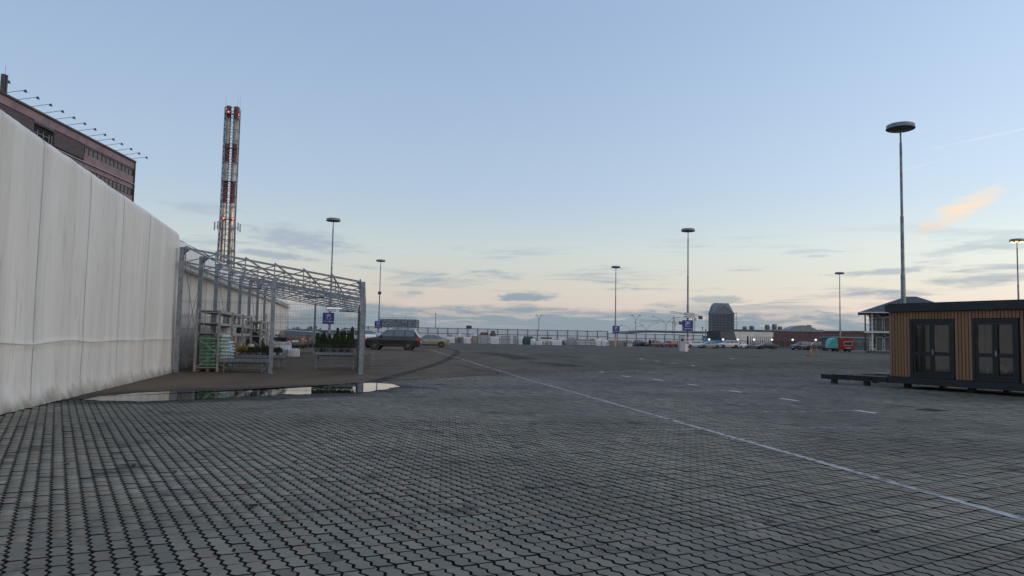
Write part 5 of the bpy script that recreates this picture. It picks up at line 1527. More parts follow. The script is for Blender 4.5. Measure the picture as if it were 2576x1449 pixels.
# netted building under construction, left of centre
def far_box(px0, px1, pyt, Y):
    a, b = xat(px0, Y, pyt), xat(px1, Y, pyt)
    return a, b, at((px0 + px1) / 2, pyt, Y).z
a, b, zt_ = far_box(954, 1048, 801, 300)
t = thing('netted_building', 'pale building wrapped in grey scaffold netting beyond the fence', 'building', ((a + b) / 2, 300, .3))
w = b - a
MB().box(-w / 2 + .8, w / 2 - .8, 0, 9, 0, zt_ - 1.).obj('core', MATS['tower_wall'], t)
n = 7
for i in range(n):
    for k in range(4):
        z0, z1 = (zt_ - .6) * k / 4, (zt_ - .6) * (k + 1) / 4
        MB().sheet(lambda u, v: (-w / 2 + w * (i + u) / n, -.9 + .18 * noise.noise(Vector((i * 3 + u * 4, k * 3 + v * 4, 3))), z0 + (z1 - z0) * v), 4, 4).obj('net_sheet', MATS['net_grey'], t)
for i in range(3):
    MB().sheet(lambda u, v: (w / 2, -.9 + 10 * (i + u) / 3, (zt_ - .6) * v), 4, 6).obj('net_sheet', MATS['net_grey'], t)
sc = MB()
for i in range(n * 2 + 1): sc.tube((-w / 2 + w * i / (2 * n), -1.1, 0), (-w / 2 + w * i / (2 * n), -1.1, zt_ + (.9 if i % 5 == 0 else 0)), .06, n=4)
for k in range(6): sc.tube((-w / 2, -1.1, zt_ * k / 5), (w / 2, -1.1, zt_ * k / 5), .06, n=4)
sc.obj('scaffold', MATS['scaffold'], t)
# long pale shed behind the fence at left
a, b, zt_ = far_box(925, 1010, 824, 230)
t = thing('site_shed', 'long pale shed roof showing above the fence at left', 'building', ((a + b) / 2, 230, .3))
w = b - a
MB().box(-w / 2, w / 2, 0, 6, 0, zt_ - .5).obj('wall', MATS['kiosk_grey'], t)
MB().box(-w / 2 - .2, w / 2 + .2, -.2, 6.2, zt_ - .5, zt_ - .3).obj('roof', MATS['tower_roof'], t)
# small dark container showing above the fence
a, b, zt_ = far_box(1173, 1186, 819, 215)
t = thing('site_container', 'small dark container showing just above the far fence', 'container', ((a + b) / 2, 215, .3))
w = b - a
MB().box(-w / 2, w / 2, 0, 2, 0, zt_ - .4).obj('body', MATS['sign_back'], t)
MB().box(-w / 2 - .05, w / 2 + .05, -.05, 2.05, zt_ - .4, zt_ - .3).obj('roof', MATS['trim_dark'], t)
# scaffolded tower
YT = 420.
a, b, zt_ = far_box(1790, 1851, 763, YT)
t = thing('gabled_tower', 'dark tower block with steep gabled roof wrapped in scaffolding', 'building', ((a + b) / 2, YT, .3), radians(4))
w = 12.2; d_ = 8.0; ze = at(1820, 788, YT).z; h = zt_
MB().box(-w / 2, w / 2, 0, d_, 0, ze - .8).obj('wall', MATS['tower_wall'], t)
nx, nzz = 15, 12
for i in range(nx):
    for k in range(nzz):
        if k * (ze - 2) / nzz < 6: continue
        x = -w / 2 + .4 + (w - .8) * i / nx; z = .8 + (ze - 2) * k / nzz
        MB().box(x + .1, x + (w - .8) / nx - .12, -.05, .02, z + .25, z + (ze - 2) / nzz - .3).obj('window', MATS['tower_glass'], t)
for k in range(nzz):
    z = .8 + (ze - 2) * k / nzz
    if z > 6: MB().box(-w / 2 - .05, -w / 2 + .02, .6, d_ - .6, z + .25, z + (ze - 2) / nzz - .3).obj('window', MATS['tower_glass'], t)
# crossing gabled roof
rf = MB()
k_ = w * .36
rf.add([(-w / 2 - .2, -.2, ze - .8), (w / 2 + .2, -.2, ze - .8), (w / 2 + .2, d_ + .2, ze - .8), (-w / 2 - .2, d_ + .2, ze - .8), (-k_, d_ / 2, h), (k_, d_ / 2, h), (0, -.22, h - 1.2), (0, d_ / 2, h - .25), (-w / 2 + .2, d_ / 2, h - 1.4), (-k_, d_ / 2, h - .2)],
       [(0, 1, 5, 4), (1, 2, 5), (2, 3, 4, 5), (3, 0, 4), (0, 6, 7), (6, 1, 7), (0, 6, 1), (0, 8, 3), (0, 9, 8), (3, 8, 9)])
rf.obj('roof', MATS['tower_roof'], t)
for i in range(9):
    x = -w / 2 + 1.6 + i * (w - 3.2) / 8
    zz = ze - .6 + (h - ze - 1.2) * (1 - abs(x) / (w / 2))
    MB().bar((x, -.28, ze - .8), (x, -.28, zz), .14).obj('gable_fin', MATS['tower_roof'], t)
MB().bar((-w / 2 - .2, -.3, ze - .8), (0, -.3, h - 1.2), .3).obj('barge_board', MATS['tower_roof'], t)
MB().bar((w / 2 + .2, -.3, ze - .8), (0, -.3, h - 1.2), .3).obj('barge_board', MATS['tower_roof'], t)
sc = MB()
for x in (-w / 2 - 1.1, w / 2 + 1.1):
    for y in (-.8, d_ / 2, d_ + .8): sc.tube((x, y, 0), (x, y, ze), .07, n=4)
for i in range(8):
    x = -w / 2 - 1.1 + (w + 2.2) * i / 7; sc.tube((x, -1., 0), (x, -1., ze - .6), .06, n=4)
for k in range(13):
    z = (ze - .4) * k / 12
    for x in (-w / 2 - 1.1, w / 2 + 1.1): sc.bar((x - .5, -.8, z), (x + .5, -.8, z), .1); sc.bar((x, -1.2, z), (x, d_ + 1., z), .12)
    sc.tube((-w / 2 - 1.6, -1., z), (w / 2 + 1.6, -1., z), .06, n=4)
sc.obj('scaffold', MATS['scaffold'], t)
# low dark long roof in front of the tower
pm('roof_dark', (.085, .095, .10), (.06, .068, .075), .7, scale=.5)
a, b, zt_ = far_box(1552, 1838, 833.5, 235)
t = thing('long_hall', 'long low hall with dark curved roof behind the far cars', 'building', ((a + b) / 2, 235, .3))
w = b - a
def arc(u): return zt_ - .3 - 1.2 * (1 - min(1, u * 3.2)) ** 2 * 1.0
for i in range(12):
    u0, u1 = i / 12, (i + 1) / 12
    MB().add([(-w / 2 + w * u0, -.5, arc(u0) - .55), (-w / 2 + w * u1, -.5, arc(u1) - .55), (-w / 2 + w * u1, -.5, arc(u1)), (-w / 2 + w * u0, -.5, arc(u0)), (-w / 2 + w * u0, 14, arc(u0) + .4), (-w / 2 + w * u1, 14, arc(u1) + .4)],
             [(0, 1, 2, 3), (3, 2, 5, 4)]).obj('roof_panel', MATS['roof_dark'], t)
MB().box(-w / 2 + 8, w / 2, 0, 13.5, 0, zt_ - 1.5).obj('wall', MATS['stone_dark'], t)
for i in range(10): MB().box(-w / 2 + 12 + i * 2.4, -w / 2 + 13.6 + i * 2.4, -.05, .0, 1., 2.6).obj('window', MATS['window_dull'], t)
# white hall with slanted end and tall narrow windows
pm('render_cream', (.60, .58, .52), (.52, .50, .45), .7, scale=.5)
pm('slate_end', (.075, .085, .09), (.06, .068, .072), .6)
YW = 205.
a, b, zt_ = far_box(1850, 1952, 835, YW)
t = thing('white_hall', 'low white hall with tall narrow windows and slanted dark end', 'building', (a, YW, .3), radians(9))
w = (b - a) / cos(radians(9)) * .98; h = zt_ - .3
MB().box(3.2, w, .35, 11, 0, h - .05).obj('core', MATS['opening_black'], t)
MB().prism([(-.4, h), (w + .1, h), (w + .1, h - 1.25), (3.4, h - 1.25), (3.4, 0), (1.1, 0)], lambda x, z, y: (x, y, z), 0, .4).obj('facade', MATS['render_cream'], t)
n = 12
for i in range(n):
    x = 3.9 + i * (w - 4.) / n
    MB().box(x, x + .42, -.02, .38, 0, h - 1.26).obj('pier', MATS['render_cream'], t)
    MB().box(x + .46, x + (w - 4.) / n - .04, .2, .26, .3, h - 1.3).obj('window', MATS['tower_glass'], t)
MB().prism([(-4.6, h + .05), (-.42, h + .02), (1.05, 0), (-3.6, 0)], lambda x, z, y: (x, y, z), .1, 9).obj('slanted_end', MATS['slate_end'], t)
MB().box(-3., w + .1, .1, 11.2, h + .0, h + .25).obj('roof', MATS['roof_dark'], t)
# red brick terrace with rooftop plant
pm('brick_hazed', (.12, .068, .068), (.095, .055, .058), .85, scale=1.2)  # brick colour carries a purple tint in place of distant haze
pm('roof_blue', (.20, .235, .26), (.16, .19, .215), .5)
YB = 285.
a, b, zt_ = far_box(1945, 2235, 836, YB)
t = thing('brick_building', 'long red brick building with rows of windows and a shallow dome', 'building', (a, YB, .3))
w = b - a; h = zt_ - .3
MB().box(0, w, 0, 12, 0, h).obj('wall', MATS['brick_hazed'], t)
for r_, (z0, z1) in enumerate(((h - 3.0, h - 1.2), (h - 5.6, h - 3.8))):
    for i in range(20):
        x = 1.2 + i * (w - 2) / 20
        f = MB().box(x, x + .85, -.06, .02, z0, z1).obj('window', MATS['tower_glass'], t)
        MB().box(x - .1, x + .95, -.1, .0, z0 - .15, z0 - .02).obj('sill', MATS['roof_blue'], f)
x = 0; rnd = random.Random(3)
while x < w:
    s = rnd.uniform(4, 7)
    MB().box(x, min(w, x + s) - .1, -.3, 12, h + .02, h + rnd.uniform(.3, .9)).obj('roof_section', MATS['roof_blue' if rnd.random() < .6 else 'roof_dark'], t)
    x += s
dm = MB()
cx_ = (xat(2021, YB) - a)
dm.sheet(lambda u, v: (cx_ - 5.6 + 11.2 * u, 8 * v, h + .6 + 1.9 * sin(pi * u) ** .8), 16, 1)
dm.sheet(lambda u, v: (cx_ - 5.6 + 11.2 * u, 0, h + .1 + (.5 + 1.9 * sin(pi * u) ** .8) * v), 16, 1)
dm.obj('dome', MATS['roof_blue'], t, 60)
# dark roof block behind the white hall with cooling units
a2, b2, z2 = far_box(1852, 1958, 829, 320)
t = thing('dark_roof_building', 'dark roofed building with cooling units behind the white hall', 'building', (a2, 320, .3))
MB().box(0, b2 - a2, 0, 14, 0, z2 - 1.).obj('wall', MATS['stone_dark'], t)
MB().box(-.5, b2 - a2 + .5, -.6, 14.5, z2 - 1., z2 - .4).obj('roof', MATS['roof_dark'], t)
pm('unit_grey', (.20, .235, .26), (.15, .18, .20), .5)
for i, (x0, x1, yt, yb) in enumerate(((1868, 1879, 821, 830), (1885, 1897, 819.5, 830), (1924, 1936, 817, 829), (1942, 1954, 815.5, 829), (1957, 1967, 821, 829), (2029, 2041, 817.5, 826), (1998, 2008, 819, 824))):
    Yu = 330 + i
    a2, b2 = xat(x0, Yu, yt), xat(x1, Yu, yt)
    zt2, zb2 = at(x0, yt, Yu).z, at(x0, yb, Yu).z
    u = thing('cooling_tower', '%s cooling unit from the left on the roofs behind the white hall' % NTH[i], 'cooling unit', ((a2 + b2) / 2, Yu, zb2 - 2.), 0, 'cooling units on the far roofs')
    rr = (b2 - a2) / 2; hh = zt2 - zb2 + 2.
    MB().lathe([(rr * .75, 0), (rr * .8, hh * .7), (rr, hh * .78), (rr * .96, hh), (rr * .8, hh)], 12).obj('drum', MATS['unit_grey'], u, 40)
    for k in range(6):
        q = 2 * pi * k / 6
        MB().bar((rr * .98 * cos(q), rr * .98 * sin(q), 0), (rr * .98 * cos(q), rr * .98 * sin(q), hh * .78), .12).obj('strut', MATS['roof_dark'], u)
    MB().box(-rr * 1.05, rr * 1.05, -rr, rr, -2.6, 0.).obj('plinth', MATS['roof_dark'], u)
# dark iron fence in front of brick building with lit globe lamps
pm('iron_black', (.02, .024, .03), (.03, .034, .04), .6, .3)
YI = 176.
a, b = xat(1842, YI), xat(2200, YI)
t = thing('railing_fence', 'dark iron railing in front of the red brick building', 'fence', (a, YI, gz(YI)))
w = b - a; n = int(w / 2.4)
for i in range(n + 1): MB().box(w * i / n - .05, w * i / n + .05, -.05, .05, 0, 1.95).obj('post', MATS['iron_black'], t)
for i in range(n):
    mb = MB()
    for z in (.2, 1.0, 1.75): mb.bar((w * i / n, 0, z), (w * (i + 1) / n, 0, z), .04)
    for k in range(1, 16): mb.bar((w * (i + k / 16) / n, 0, .1), (w * (i + k / 16) / n, 0, 1.85), .035)
    mb.obj('panel', MATS['iron_black'], t)
emit('globe', (1., .9, .76), 1.0)
for i, x in enumerate((1784, 1819, 1856, 1897, 1942, 1994, 2052)):
    Yg = 183
    p = at(x, 854 + (x - 1784) * .004, Yg)
    t = thing('globe_lamp', '%s lit globe lamp from the left in front of the far halls' % NTH[i], 'lamp', (p.x, Yg, gz(Yg)), 0, 'lit globe lamps behind the far cars')
    hh = p.z - gz(Yg)
    MB().lathe([(.09, 0), (.06, .3), (.045, hh - .3)], 8).obj('pole', MATS['iron_black'], t)
    MB().lathe([(.05, -.25), (.16, -.2), (.25, -.08), (.25, .08), (.16, .2), (.04, .25)], 14, (0, 0, hh)).obj('globe', MATS['globe'], t, 60)
# double-armed street lamps and plain mast beyond the fence
def twin_lamp(px, py, Y, sp, label, rise=.7):
    p = at(px, py, Y)
    t = thing('street_lamp', label, 'street lamp', (p.x, Y, 0), 0, 'street lamps beyond the far fence')
    h = p.z
    MB().lathe([(.14, 0), (.08, h - rise)], 8).obj('pole', MATS['pole_steel'], t)
    for s in (1, -1):
        c_ = MB().path([(0, 0, h - rise), (s * sp * .3, 0, h - rise * .35), (s * sp * .6, 0, h - rise * .1), (s * sp, 0, h)], .05).obj('arm', MATS['pole_steel'], t)
        MB().box(s * sp - .35, s * sp + .35, -.14, .14, h - .05, h + .09).obj('lamp_head', MATS['lamp_dark'], c_)
twin_lamp(1356, 793, 215, .75, 'lone twin-armed street lamp above the middle of the far fence', 1.6)
twin_lamp(1599.6, 793.5, 215, 1.2, 'tallest twin-armed street lamp right of the lamp post with parking sign', 2.)
twin_lamp(1588.8, 819, 260, 3.6, 'low wide-armed street lamp just left of the tallest one', 2.2)
twin_lamp(1625.6, 812, 250, 3.8, 'wide-armed street lamp right of the tallest one', 2.4)
twin_lamp(1675.5, 797.5, 235, 4.2, 'wide-armed street lamp in front of the red crane', 2.6)
twin_lamp(1538, 833, 280, 4., 'low street lamp half hidden behind the blue parking sign', 1.5)
p = at(1096, 791, 205)
t = thing('mast', 'plain thin grey mast above the left part of the far fence', 'mast', (p.x, 205, 0))
MB().lathe([(.12, 0), (.09, p.z)], 8).obj('pole', MATS['pole_steel'], t)
MB().lathe([(.16, 0), (.16, .25), (.05, .4)], 8, (0, 0, p.z)).obj('cap', MATS['lamp_dark'], t)
for i, (x, y0) in enumerate(((1767, 823), (1775, 829))):
    p = at(x, y0, 195)
    t = thing('camera_pole', ('tall thin camera pole at the right end of the pale fence', 'shorter camera pole beside the tall one at the end of the pale fence')[i], 'pole', (p.x, 195, .3))
    MB().lathe([(.13, 0), (.11, p.z - .5)], 8).obj('pole', MATS['pole_steel'], t)
    MB().box(-.15, .15, -.3, .2, p.z - .5, p.z - .25).obj('camera', MATS['lamp_dark'], t)
# tower cranes
pm('crane_red', (.30, .075, .05), (.24, .06, .045), .6)
pm('crane_pale', (.36, .38, .38), (.30, .32, .32), .6)
def lattice(mb, p, q, w, n, r=.12):
    p, q = Vector(p), Vector(q); d = (q - p).normalized()
    u = Vector((0, 1, 0)); v = d.cross(u)
    off = [u * a * w / 2 + v * b * w / 2 for a, b in ((-1, -1), (1, -1), (1, 1), (-1, 1))]
    for o in off: mb.tube(p + o, q + o, r, n=4)
    for k in range(n):
        a, b = p + (q - p) * k / n, p + (q - p) * (k + 1) / n
        for i in range(4): mb.tube(a + off[i], b + off[(i + 1) % 4], r * .6, n=3)
def crane(label, xm, ymt, x0, y0, x1, y1, ya, Y, mm, jm):
    b = at(xm, ymt, Y)
    t = thing('tower_crane', label, 'crane', (b.x, Y, 0), 0, 'tower cranes beyond the far fence')
    P = lambda x, y: at(x, y, Y) - Vector((b.x, Y, 0))
    mb = MB(); lattice(mb, (0, 0, 0), (0, 0, b.z), 1.5, 18, .08); mb.obj('mast', MATS[mm], t)
    mb = MB(); lattice(mb, P(x0, y0), P(x1, y1), 1.1, 22, .07); mb.obj('jib', MATS[jm], t)
    ap = P(xm, ya)
    mb = MB(); lattice(mb, (0, 0, b.z), ap, .8, 4, .07); mb.obj('apex', MATS[mm], t)
    mb = MB(); mb.tube(ap, P(x0 + (x1 - x0) * .3, y0 + (y1 - y0) * .3), .06, n=4); mb.tube(ap, P(x1, y1), .06, n=4); mb.obj('tie_bar', MATS['scaffold'], t)
    q = P(x1, y1)
    MB().box(q.x - 2.2, q.x + .2, -.9, .9, q.z - 1.6, q.z + .4).obj('counterweight', MATS['lamp_dark'], t)
    MB().box(.4, 1.8, -.9, .9, b.z - 2.4, b.z - .4).obj('cab', MATS['white_band'], t)
crane('red tower crane with level jib beyond the far fence', 1695, 809, 1608, 806, 1716, 811, 797, 520, 'crane_red', 'crane_pale')
crane('grey tower crane with raised jib behind the exit sign', 1744.7, 797, 1686, 785, 1766, 797, 788, 480, 'scaffold', 'scaffold')
# leafless trees and low dark houses on the left horizon
pm('twig', (.06, .055, .055), (.045, .04, .042), .9)
def bare_tree(label, px, pyt, Y, seed):
    rnd = random.Random(seed)
    p = at(px, pyt, Y); h = p.z
    t = thing('bare_tree', label, 'tree', (p.x, Y, 0), 0, 'leafless trees on the left horizon')
    MB().tube((0, 0, 0), (0, 0, h * .5), .22, .12, n=6).obj('trunk', MATS['twig'], t)
    mb = MB()
    def grow(a, d, l, r, dep):
        b = a + d * l
        mb.tube(a, b, r, r * .6, n=4, caps=False)
        if dep:
            for _ in range(4): grow(a + d * l * rnd.uniform(.5, 1), (d + Vector((rnd.uniform(-.8, .8), rnd.uniform(-.8, .8), rnd.uniform(-.1, .6)))).normalized(), l * rnd.uniform(.55, .75), r * .6, dep - 1)
    for _ in range(4): grow(Vector((0, 0, h * rnd.uniform(.3, .5))), Vector((rnd.uniform(-.6, .6), rnd.uniform(-.6, .6), 1)).normalized(), h * .26, .08, 3)
    mb.obj('crown', MATS['twig'], t)
for i, (x, y) in enumerate(((738, 822), (752, 819), (764, 823), (779, 820), (790, 817), (803, 822), (725, 820), (860, 824), (873, 822))):
    bare_tree('%s leafless tree from the left on the horizon beyond the canopy' % NTH[[1, 2, 3, 4, 5, 6, 0, 7, 8][i]], x, y, 260 + 7 * (i % 4), 90 + i)
for i, (x0, x1, y) in enumerate(((726, 790, 829), (792, 858, 831), (866, 905, 826))):
    a, b, z2 = far_box(x0, x1, y, 245 + i * 8)
    t = thing('low_building', ('low dark building at the end of the hangar on the horizon', 'low dark building behind the thujas on the horizon', 'low dark building behind the canopy corner post')[i], 'building', (a, 245 + i * 8, .3), 0)
    MB().box(0, b - a, 0, 8, 0, z2 - .9).obj('wall', MATS['tower_wall'], t)
    MB().prism([(-.4, z2 - .9), (b - a + .4, z2 - .9), (b - a - .8, z2 - .3), (.8, z2 - .3)], lambda x, z, yy: (x, yy, z), -.5, 8.5).obj('roof', MATS['roof_dark'], t)
    for k in range(int((b - a) / 2.2)): MB().box(.6 + k * 2.2, 1.6 + k * 2.2, -.06, .01, .9, 1.9).obj('window', MATS['window_dull'], t)
# distant wooded rise on the skyline
pm('far_wood', (.045, .06, .05), (.03, .042, .04), .95, scale=.02)
mb = MB(); Yd = 900
pts = [(-900 + i * 12, 3.2 + 4.5 * abs(noise.noise(Vector((i * .13, 0, 2)))) + 2.2 * abs(noise.noise(Vector((i * .9, 0, 5))))) for i in range(151)]
mb.add([(x, Yd, -1) for x, h in pts] + [(x, Yd, h) for x, h in pts] + [(x, Yd + 60, h * .8) for x, h in pts] + [(x, Yd + 60, -1) for x, h in pts],
       [f for i in range(150) for f in ((i, i + 1, 152 + i, 151 + i), (151 + i, 152 + i, 303 + i, 302 + i), (302 + i, 303 + i, 454 + i, 453 + i))])
tag(mb.obj('far_wood', MATS['far_wood']), 'distant dark line of woodland along the horizon', 'wood', None, 'stuff')

# ================================================================== wooden cabin on the right
m, T = mat_new('cladding_wood')
oc = T.n('ShaderNodeTexCoord', out=3)
ob = T.n('ShaderNodeObjectInfo', out='Random')
g = T.noise(T.n('ShaderNodeMapping', {'Vector': oc, 'Scale': (9, 9, .7)}), 3., 5, .6)
c = T.mix(T.m('ADD', T.m('MULTIPLY', ob, .6), T.m('MULTIPLY', g, .4)), (.31, .168, .09), (.21, .115, .062))
finish(T, pbsdf(T, c, .62, 0, .35, g, .3, .004))
pm('anthracite', (.028, .031, .037), (.022, .025, .03), .5, .2)
pm('anthracite_frame', (.016, .018, .021), (.013, .015, .017), .45)
pm('batten_black', (.010, .009, .008), (.012, .011, .01), .9)
pm('curtain', (.24, .235, .22), (.18, .175, .165), .9)
pm('interior', (.035, .03, .024), (.028, .024, .02), .8)
pm('room_floor', (.07, .055, .04), (.05, .04, .03), .6)
m, T = mat_new('pane')
fr = T.n('ShaderNodeFresnel', {'IOR': 1.55})
fr = T.m('ADD', T.m('MULTIPLY', fr, 1.2), .06, clamp=True)
finish(T, T.n('ShaderNodeMixShader', {0: fr, 1: T.n('ShaderNodeBsdfTransparent', {0: (.62, .66, .66)}), 2: T.n('ShaderNodeBsdfGlossy', {0: (.95, .97, 1), 'Roughness': .0})}))
pm('dark_block', (.05, .046, .04), (.035, .032, .028), .9)
BZ = .16
c0, c1 = hit(2237, 963, BZ), hit(2576, 985, BZ)
rzc = atan2(c1.y - c0.y, c1.x - c0.x)
cab = thing('wooden_cabin', 'flat roofed cabin clad in brown wooden slats with dark glazed doors', 'cabin', (c0.x, c0.y, 0), rzc)
# local x along the front (towards the camera), local -y faces the yard
CL = 7.2; CD = 2.6
def cpx(x, y):      # pixel -> local (x, z) on the front face
    o = Vector((0, 0, EYE)); d = ray(x, y); n = Vector((sin(rzc), -cos(rzc), 0))
    t_ = (c0 - o).dot(n) / d.dot(n); p = o + d * t_
    return (Vector((p.x - c0.x, p.y - c0.y)).dot(Vector((cos(rzc), sin(rzc)))), p.z)
ZT = cpx(2238, 785)[1]           # top of cladding
ZR = cpx(2236, 768)[1]           # top of roof edge
ZC = cpx(2239, 944)[1]           # bottom of cladding
W1 = (cpx(2288, 803), cpx(2402, 944)); W2 = (cpx(2443, 803), cpx(2564, 948))
wins = [(W1[0][0], W1[1][0]), (W2[0][0], W2[1][0])]
zw1 = (W1[0][1] + W2[0][1]) / 2; zw0 = (W1[1][1] + W2[1][1]) / 2
# shell with openings
shell = MB()
xs_ = [0.03] + [v for w_ in wins for v in w_] + [CL]
for i in range(0, len(xs_), 2): shell.box(xs_[i], xs_[i + 1], .03, .15, ZC - .1, ZT)
for a, b in wins: shell.box(a, b, .03, .15, zw1, ZT)
shell.box(.03, CL, CD - .1, CD, ZC - .1, ZT); shell.box(.03, .15, .15, CD - .1, ZC - .1, ZT); shell.box(CL - .12, CL, .15, CD - .1, ZC - .1, ZT)
shell.obj('wall', MATS['batten_black'], cab)
MB().box(.15, CL - .12, .15, CD - .1, ZC - .02, ZC + .02).obj('floor', MATS['room_floor'], cab)
MB().box(.151, CL - .121, CD - .13, CD - .11, ZC + .02, ZT - .02).obj('lining', MATS['interior'], cab)
MB().box(-.06, CL + .06, -.10, CD + .06, ZT + .0, ZR).obj('roof_edge', MATS['anthracite'], cab)
MB().box(-.0, CL, -.03, CD, ZR + .002, ZR + .05).obj('roof', MATS['anthracite'], cab)
MB().box(-.02, CL, -.05, CD, BZ, ZC - .03).obj('base_beam', MATS['anthracite'], cab)
for x in (.5, 2.6, 4.7, 6.8):
    for y in (.25, CD - .3): MB().box(x - .08, x + .08, y - .1, y + .1, 0, BZ).obj('support_block', MATS['dark_block'], cab)
# every slat
pit = (wins[0][0] - .02) / 7
x = .02
while x < CL - .05:
    zlo = ZC - .02
    cx_ = x + pit / 2
    inw = [w_ for w_ in wins if w_[0] - .01 < cx_ < w_[1] + .01]
    if inw: zlo = zw1 + .015
    MB().box(x + .012, x + pit - .012, -.002, .026, zlo, ZT - .01).obj('slat', MATS['cladding_wood'], cab)
    x += pit
# glazed doors
for wi, (a, b) in enumerate(wins):
    d = MB()
    d.box(a, a + .09, .0, .14, zw0 - .16, zw1); d.box(b - .09, b, .0, .14, zw0 - .16, zw1)
    d.box(a + .09, b - .09, .0, .14, zw1 - .09, zw1); d.box(a + .09, b - .09, .0, .14, zw0 - .16, zw0 - .06)
    f = d.obj('door_frame', MATS['anthracite_frame'], cab)
    mid_ = (a + b) / 2
    hz_ = zw0 + (zw1 - zw0) * .36
    for s, (l, r_) in enumerate(((a + .095, mid_ - .004), (mid_ + .004, b - .095))):
        g = MB()
        g.box(l, l + .075, .02, .10, zw0 - .055, zw1 - .095); g.box(r_ - .075, r_, .02, .10, zw0 - .055, zw1 - .095)
        for z0, z1 in ((zw0 - .055, zw0 + .03), (hz_ - .06, hz_ + .06), (zw1 - .19, zw1 - .095)): g.box(l + .075, r_ - .075, .02, .10, z0, z1)
        lf = g.obj('door_leaf', MATS['anthracite_frame'], cab)
        for z0, z1 in ((zw0 + .03, hz_ - .06), (hz_ + .06, zw1 - .19)):
            k = ((.004, -.016), (-.012, .010))[wi][s]
            MB().add([(l + .075, .055 + k, z0), (r_ - .075, .055 - k, z0), (r_ - .075, .056 - k, z1), (l + .075, .056 + k, z1)], [(0, 1, 2, 3)]).obj('pane', MATS['pane'], lf)
        if s: MB().box(l + .02, l + .05, -.03, .02, hz_ - .02, hz_ + .14).obj('handle', MATS['frame_grey'], lf)
    for sx, w_ in ((a + .10, .13), (b - .25, .13)):
        MB().sheet(lambda u, v: (sx + w_ * u * (.75 + .25 * abs(2 * v - 1)), .32 + .04 * sin(u * 26 + wi), ZC + .06 + (zw1 - .1 - ZC) * v), 40, 6).obj('curtain', MATS['curtain'], cab, 60)
# squeegee mop behind the second glazed door
pm('mop_blue', (.16, .38, .60), (.12, .32, .52), .6)
pm('mop_handle', (.45, .42, .20), (.38, .36, .17), .5)
def cl(x, y, z):
    v = c0 + Matrix.Rotation(rzc, 3, 'Z') @ Vector((x, y, 0)); return (v.x, v.y, z)
qx = wins[1][0] + (wins[1][1] - wins[1][0]) * .24
t = thing('mop', 'blue mop head with short yellow handle behind the right glazed door', 'mop', cl(qx, .24, ZC + .03), rzc)
MB().box(-.16, .16, -.05, .05, 0, .10).obj('head', MATS['mop_blue'], t)
MB().tube((0, 0, .1), (-.0, .03, .34), .02, n=8).obj('handle', MATS['mop_handle'], t)
t = thing('stool', 'grey stool standing inside the cabin beside the mop', 'stool', cl(qx + .12, .75, ZC + .02), rzc)
MB().tube((0, 0, .40), (0, 0, .44), .19, n=18).obj('seat', MATS['frame_grey'], t)
for k in range(4):
    q = pi / 4 + k * pi / 2
    MB().bar((.13 * cos(q), .13 * sin(q), .4), (.2 * cos(q), .2 * sin(q), 0), .03).obj('leg', MATS['pallet_wood'], t)
# warm lamp inside, seen through the panes
emit('warm_bulb', (1., .62, .25), 5.)
emit('cream_glow', (1., .88, .62), 1.2)
print('wins', wins, zw0, zw1, ZC, ZT, ZR)
t = thing('wall_lamp', 'small warm hanging lamp glowing inside the cabin behind the right glazed door', 'lamp', cl(qx + .12, .6, 1.52), rzc)
MB().lathe([(.02, -.05), (.045, 0), (.02, .05)], 10).obj('bulb', MATS['warm_bulb'], t, 60)
MB().tube((0, 0, .05), (0, 0, 1.0), .008, n=6).obj('cord', MATS['anthracite'], t)
t = thing('glow_bars', 'added cluster of glowing bars for the cream highlight behind the left glazed door', 'lamp', cl(wins[0][1] - .22, .62, 1.50), rzc)  # added glowing bars stand in for a bright shape in the glass
for k in range(4): MB().box(-.16 + .03 * k, .12 - .02 * k, -.02, .02, .06 * k, .06 * k + .035).obj('bar', MATS['cream_glow'], t)
MB().tube((0, 0, .2), (0, 0, 1.0), .008, n=6).obj('cord', MATS['anthracite'], t)
# bare steel chassis projecting to the left of the cabin
t = thing('steel_chassis', 'bare dark steel chassis frame lying to the left of the wooden cabin', 'chassis', (c0.x, c0.y, 0), rzc)
Lc = 2.72
for y in (.05, CD - .1):
    b = MB(); b.box(-Lc, -.08, y - .05, y + .05, BZ + .02, BZ + .17); b.obj('main_beam', MATS['anthracite'], t)
    MB().box(-Lc - .0, -.08, y - .09, y + .09, BZ + .0, BZ + .018).obj('flange', MATS['anthracite'], t)
    MB().box(-Lc + .5, -.08, y - .08, y + .08, BZ + .173, BZ + .188).obj('flange', MATS['anthracite'], t)
for i in range(6):
    x = -Lc + .12 + i * .5
    MB().box(x - .04, x + .04, .1, CD - .15, BZ + .05, BZ + .15).obj('cross_beam', MATS['anthracite'], t)
for x in (-Lc + .5, -.9):
    for y in (.05, CD - .1): MB().box(x - .08, x + .08, y - .04, y + .14, 0, BZ).obj('support_block', MATS['dark_block'], t)
for x in (-Lc + 1.0, -.7): MB().box(x - .1, x + .1, -.007, .002, BZ + .06, BZ + .12).obj('slot', MATS['opening_black'], t)

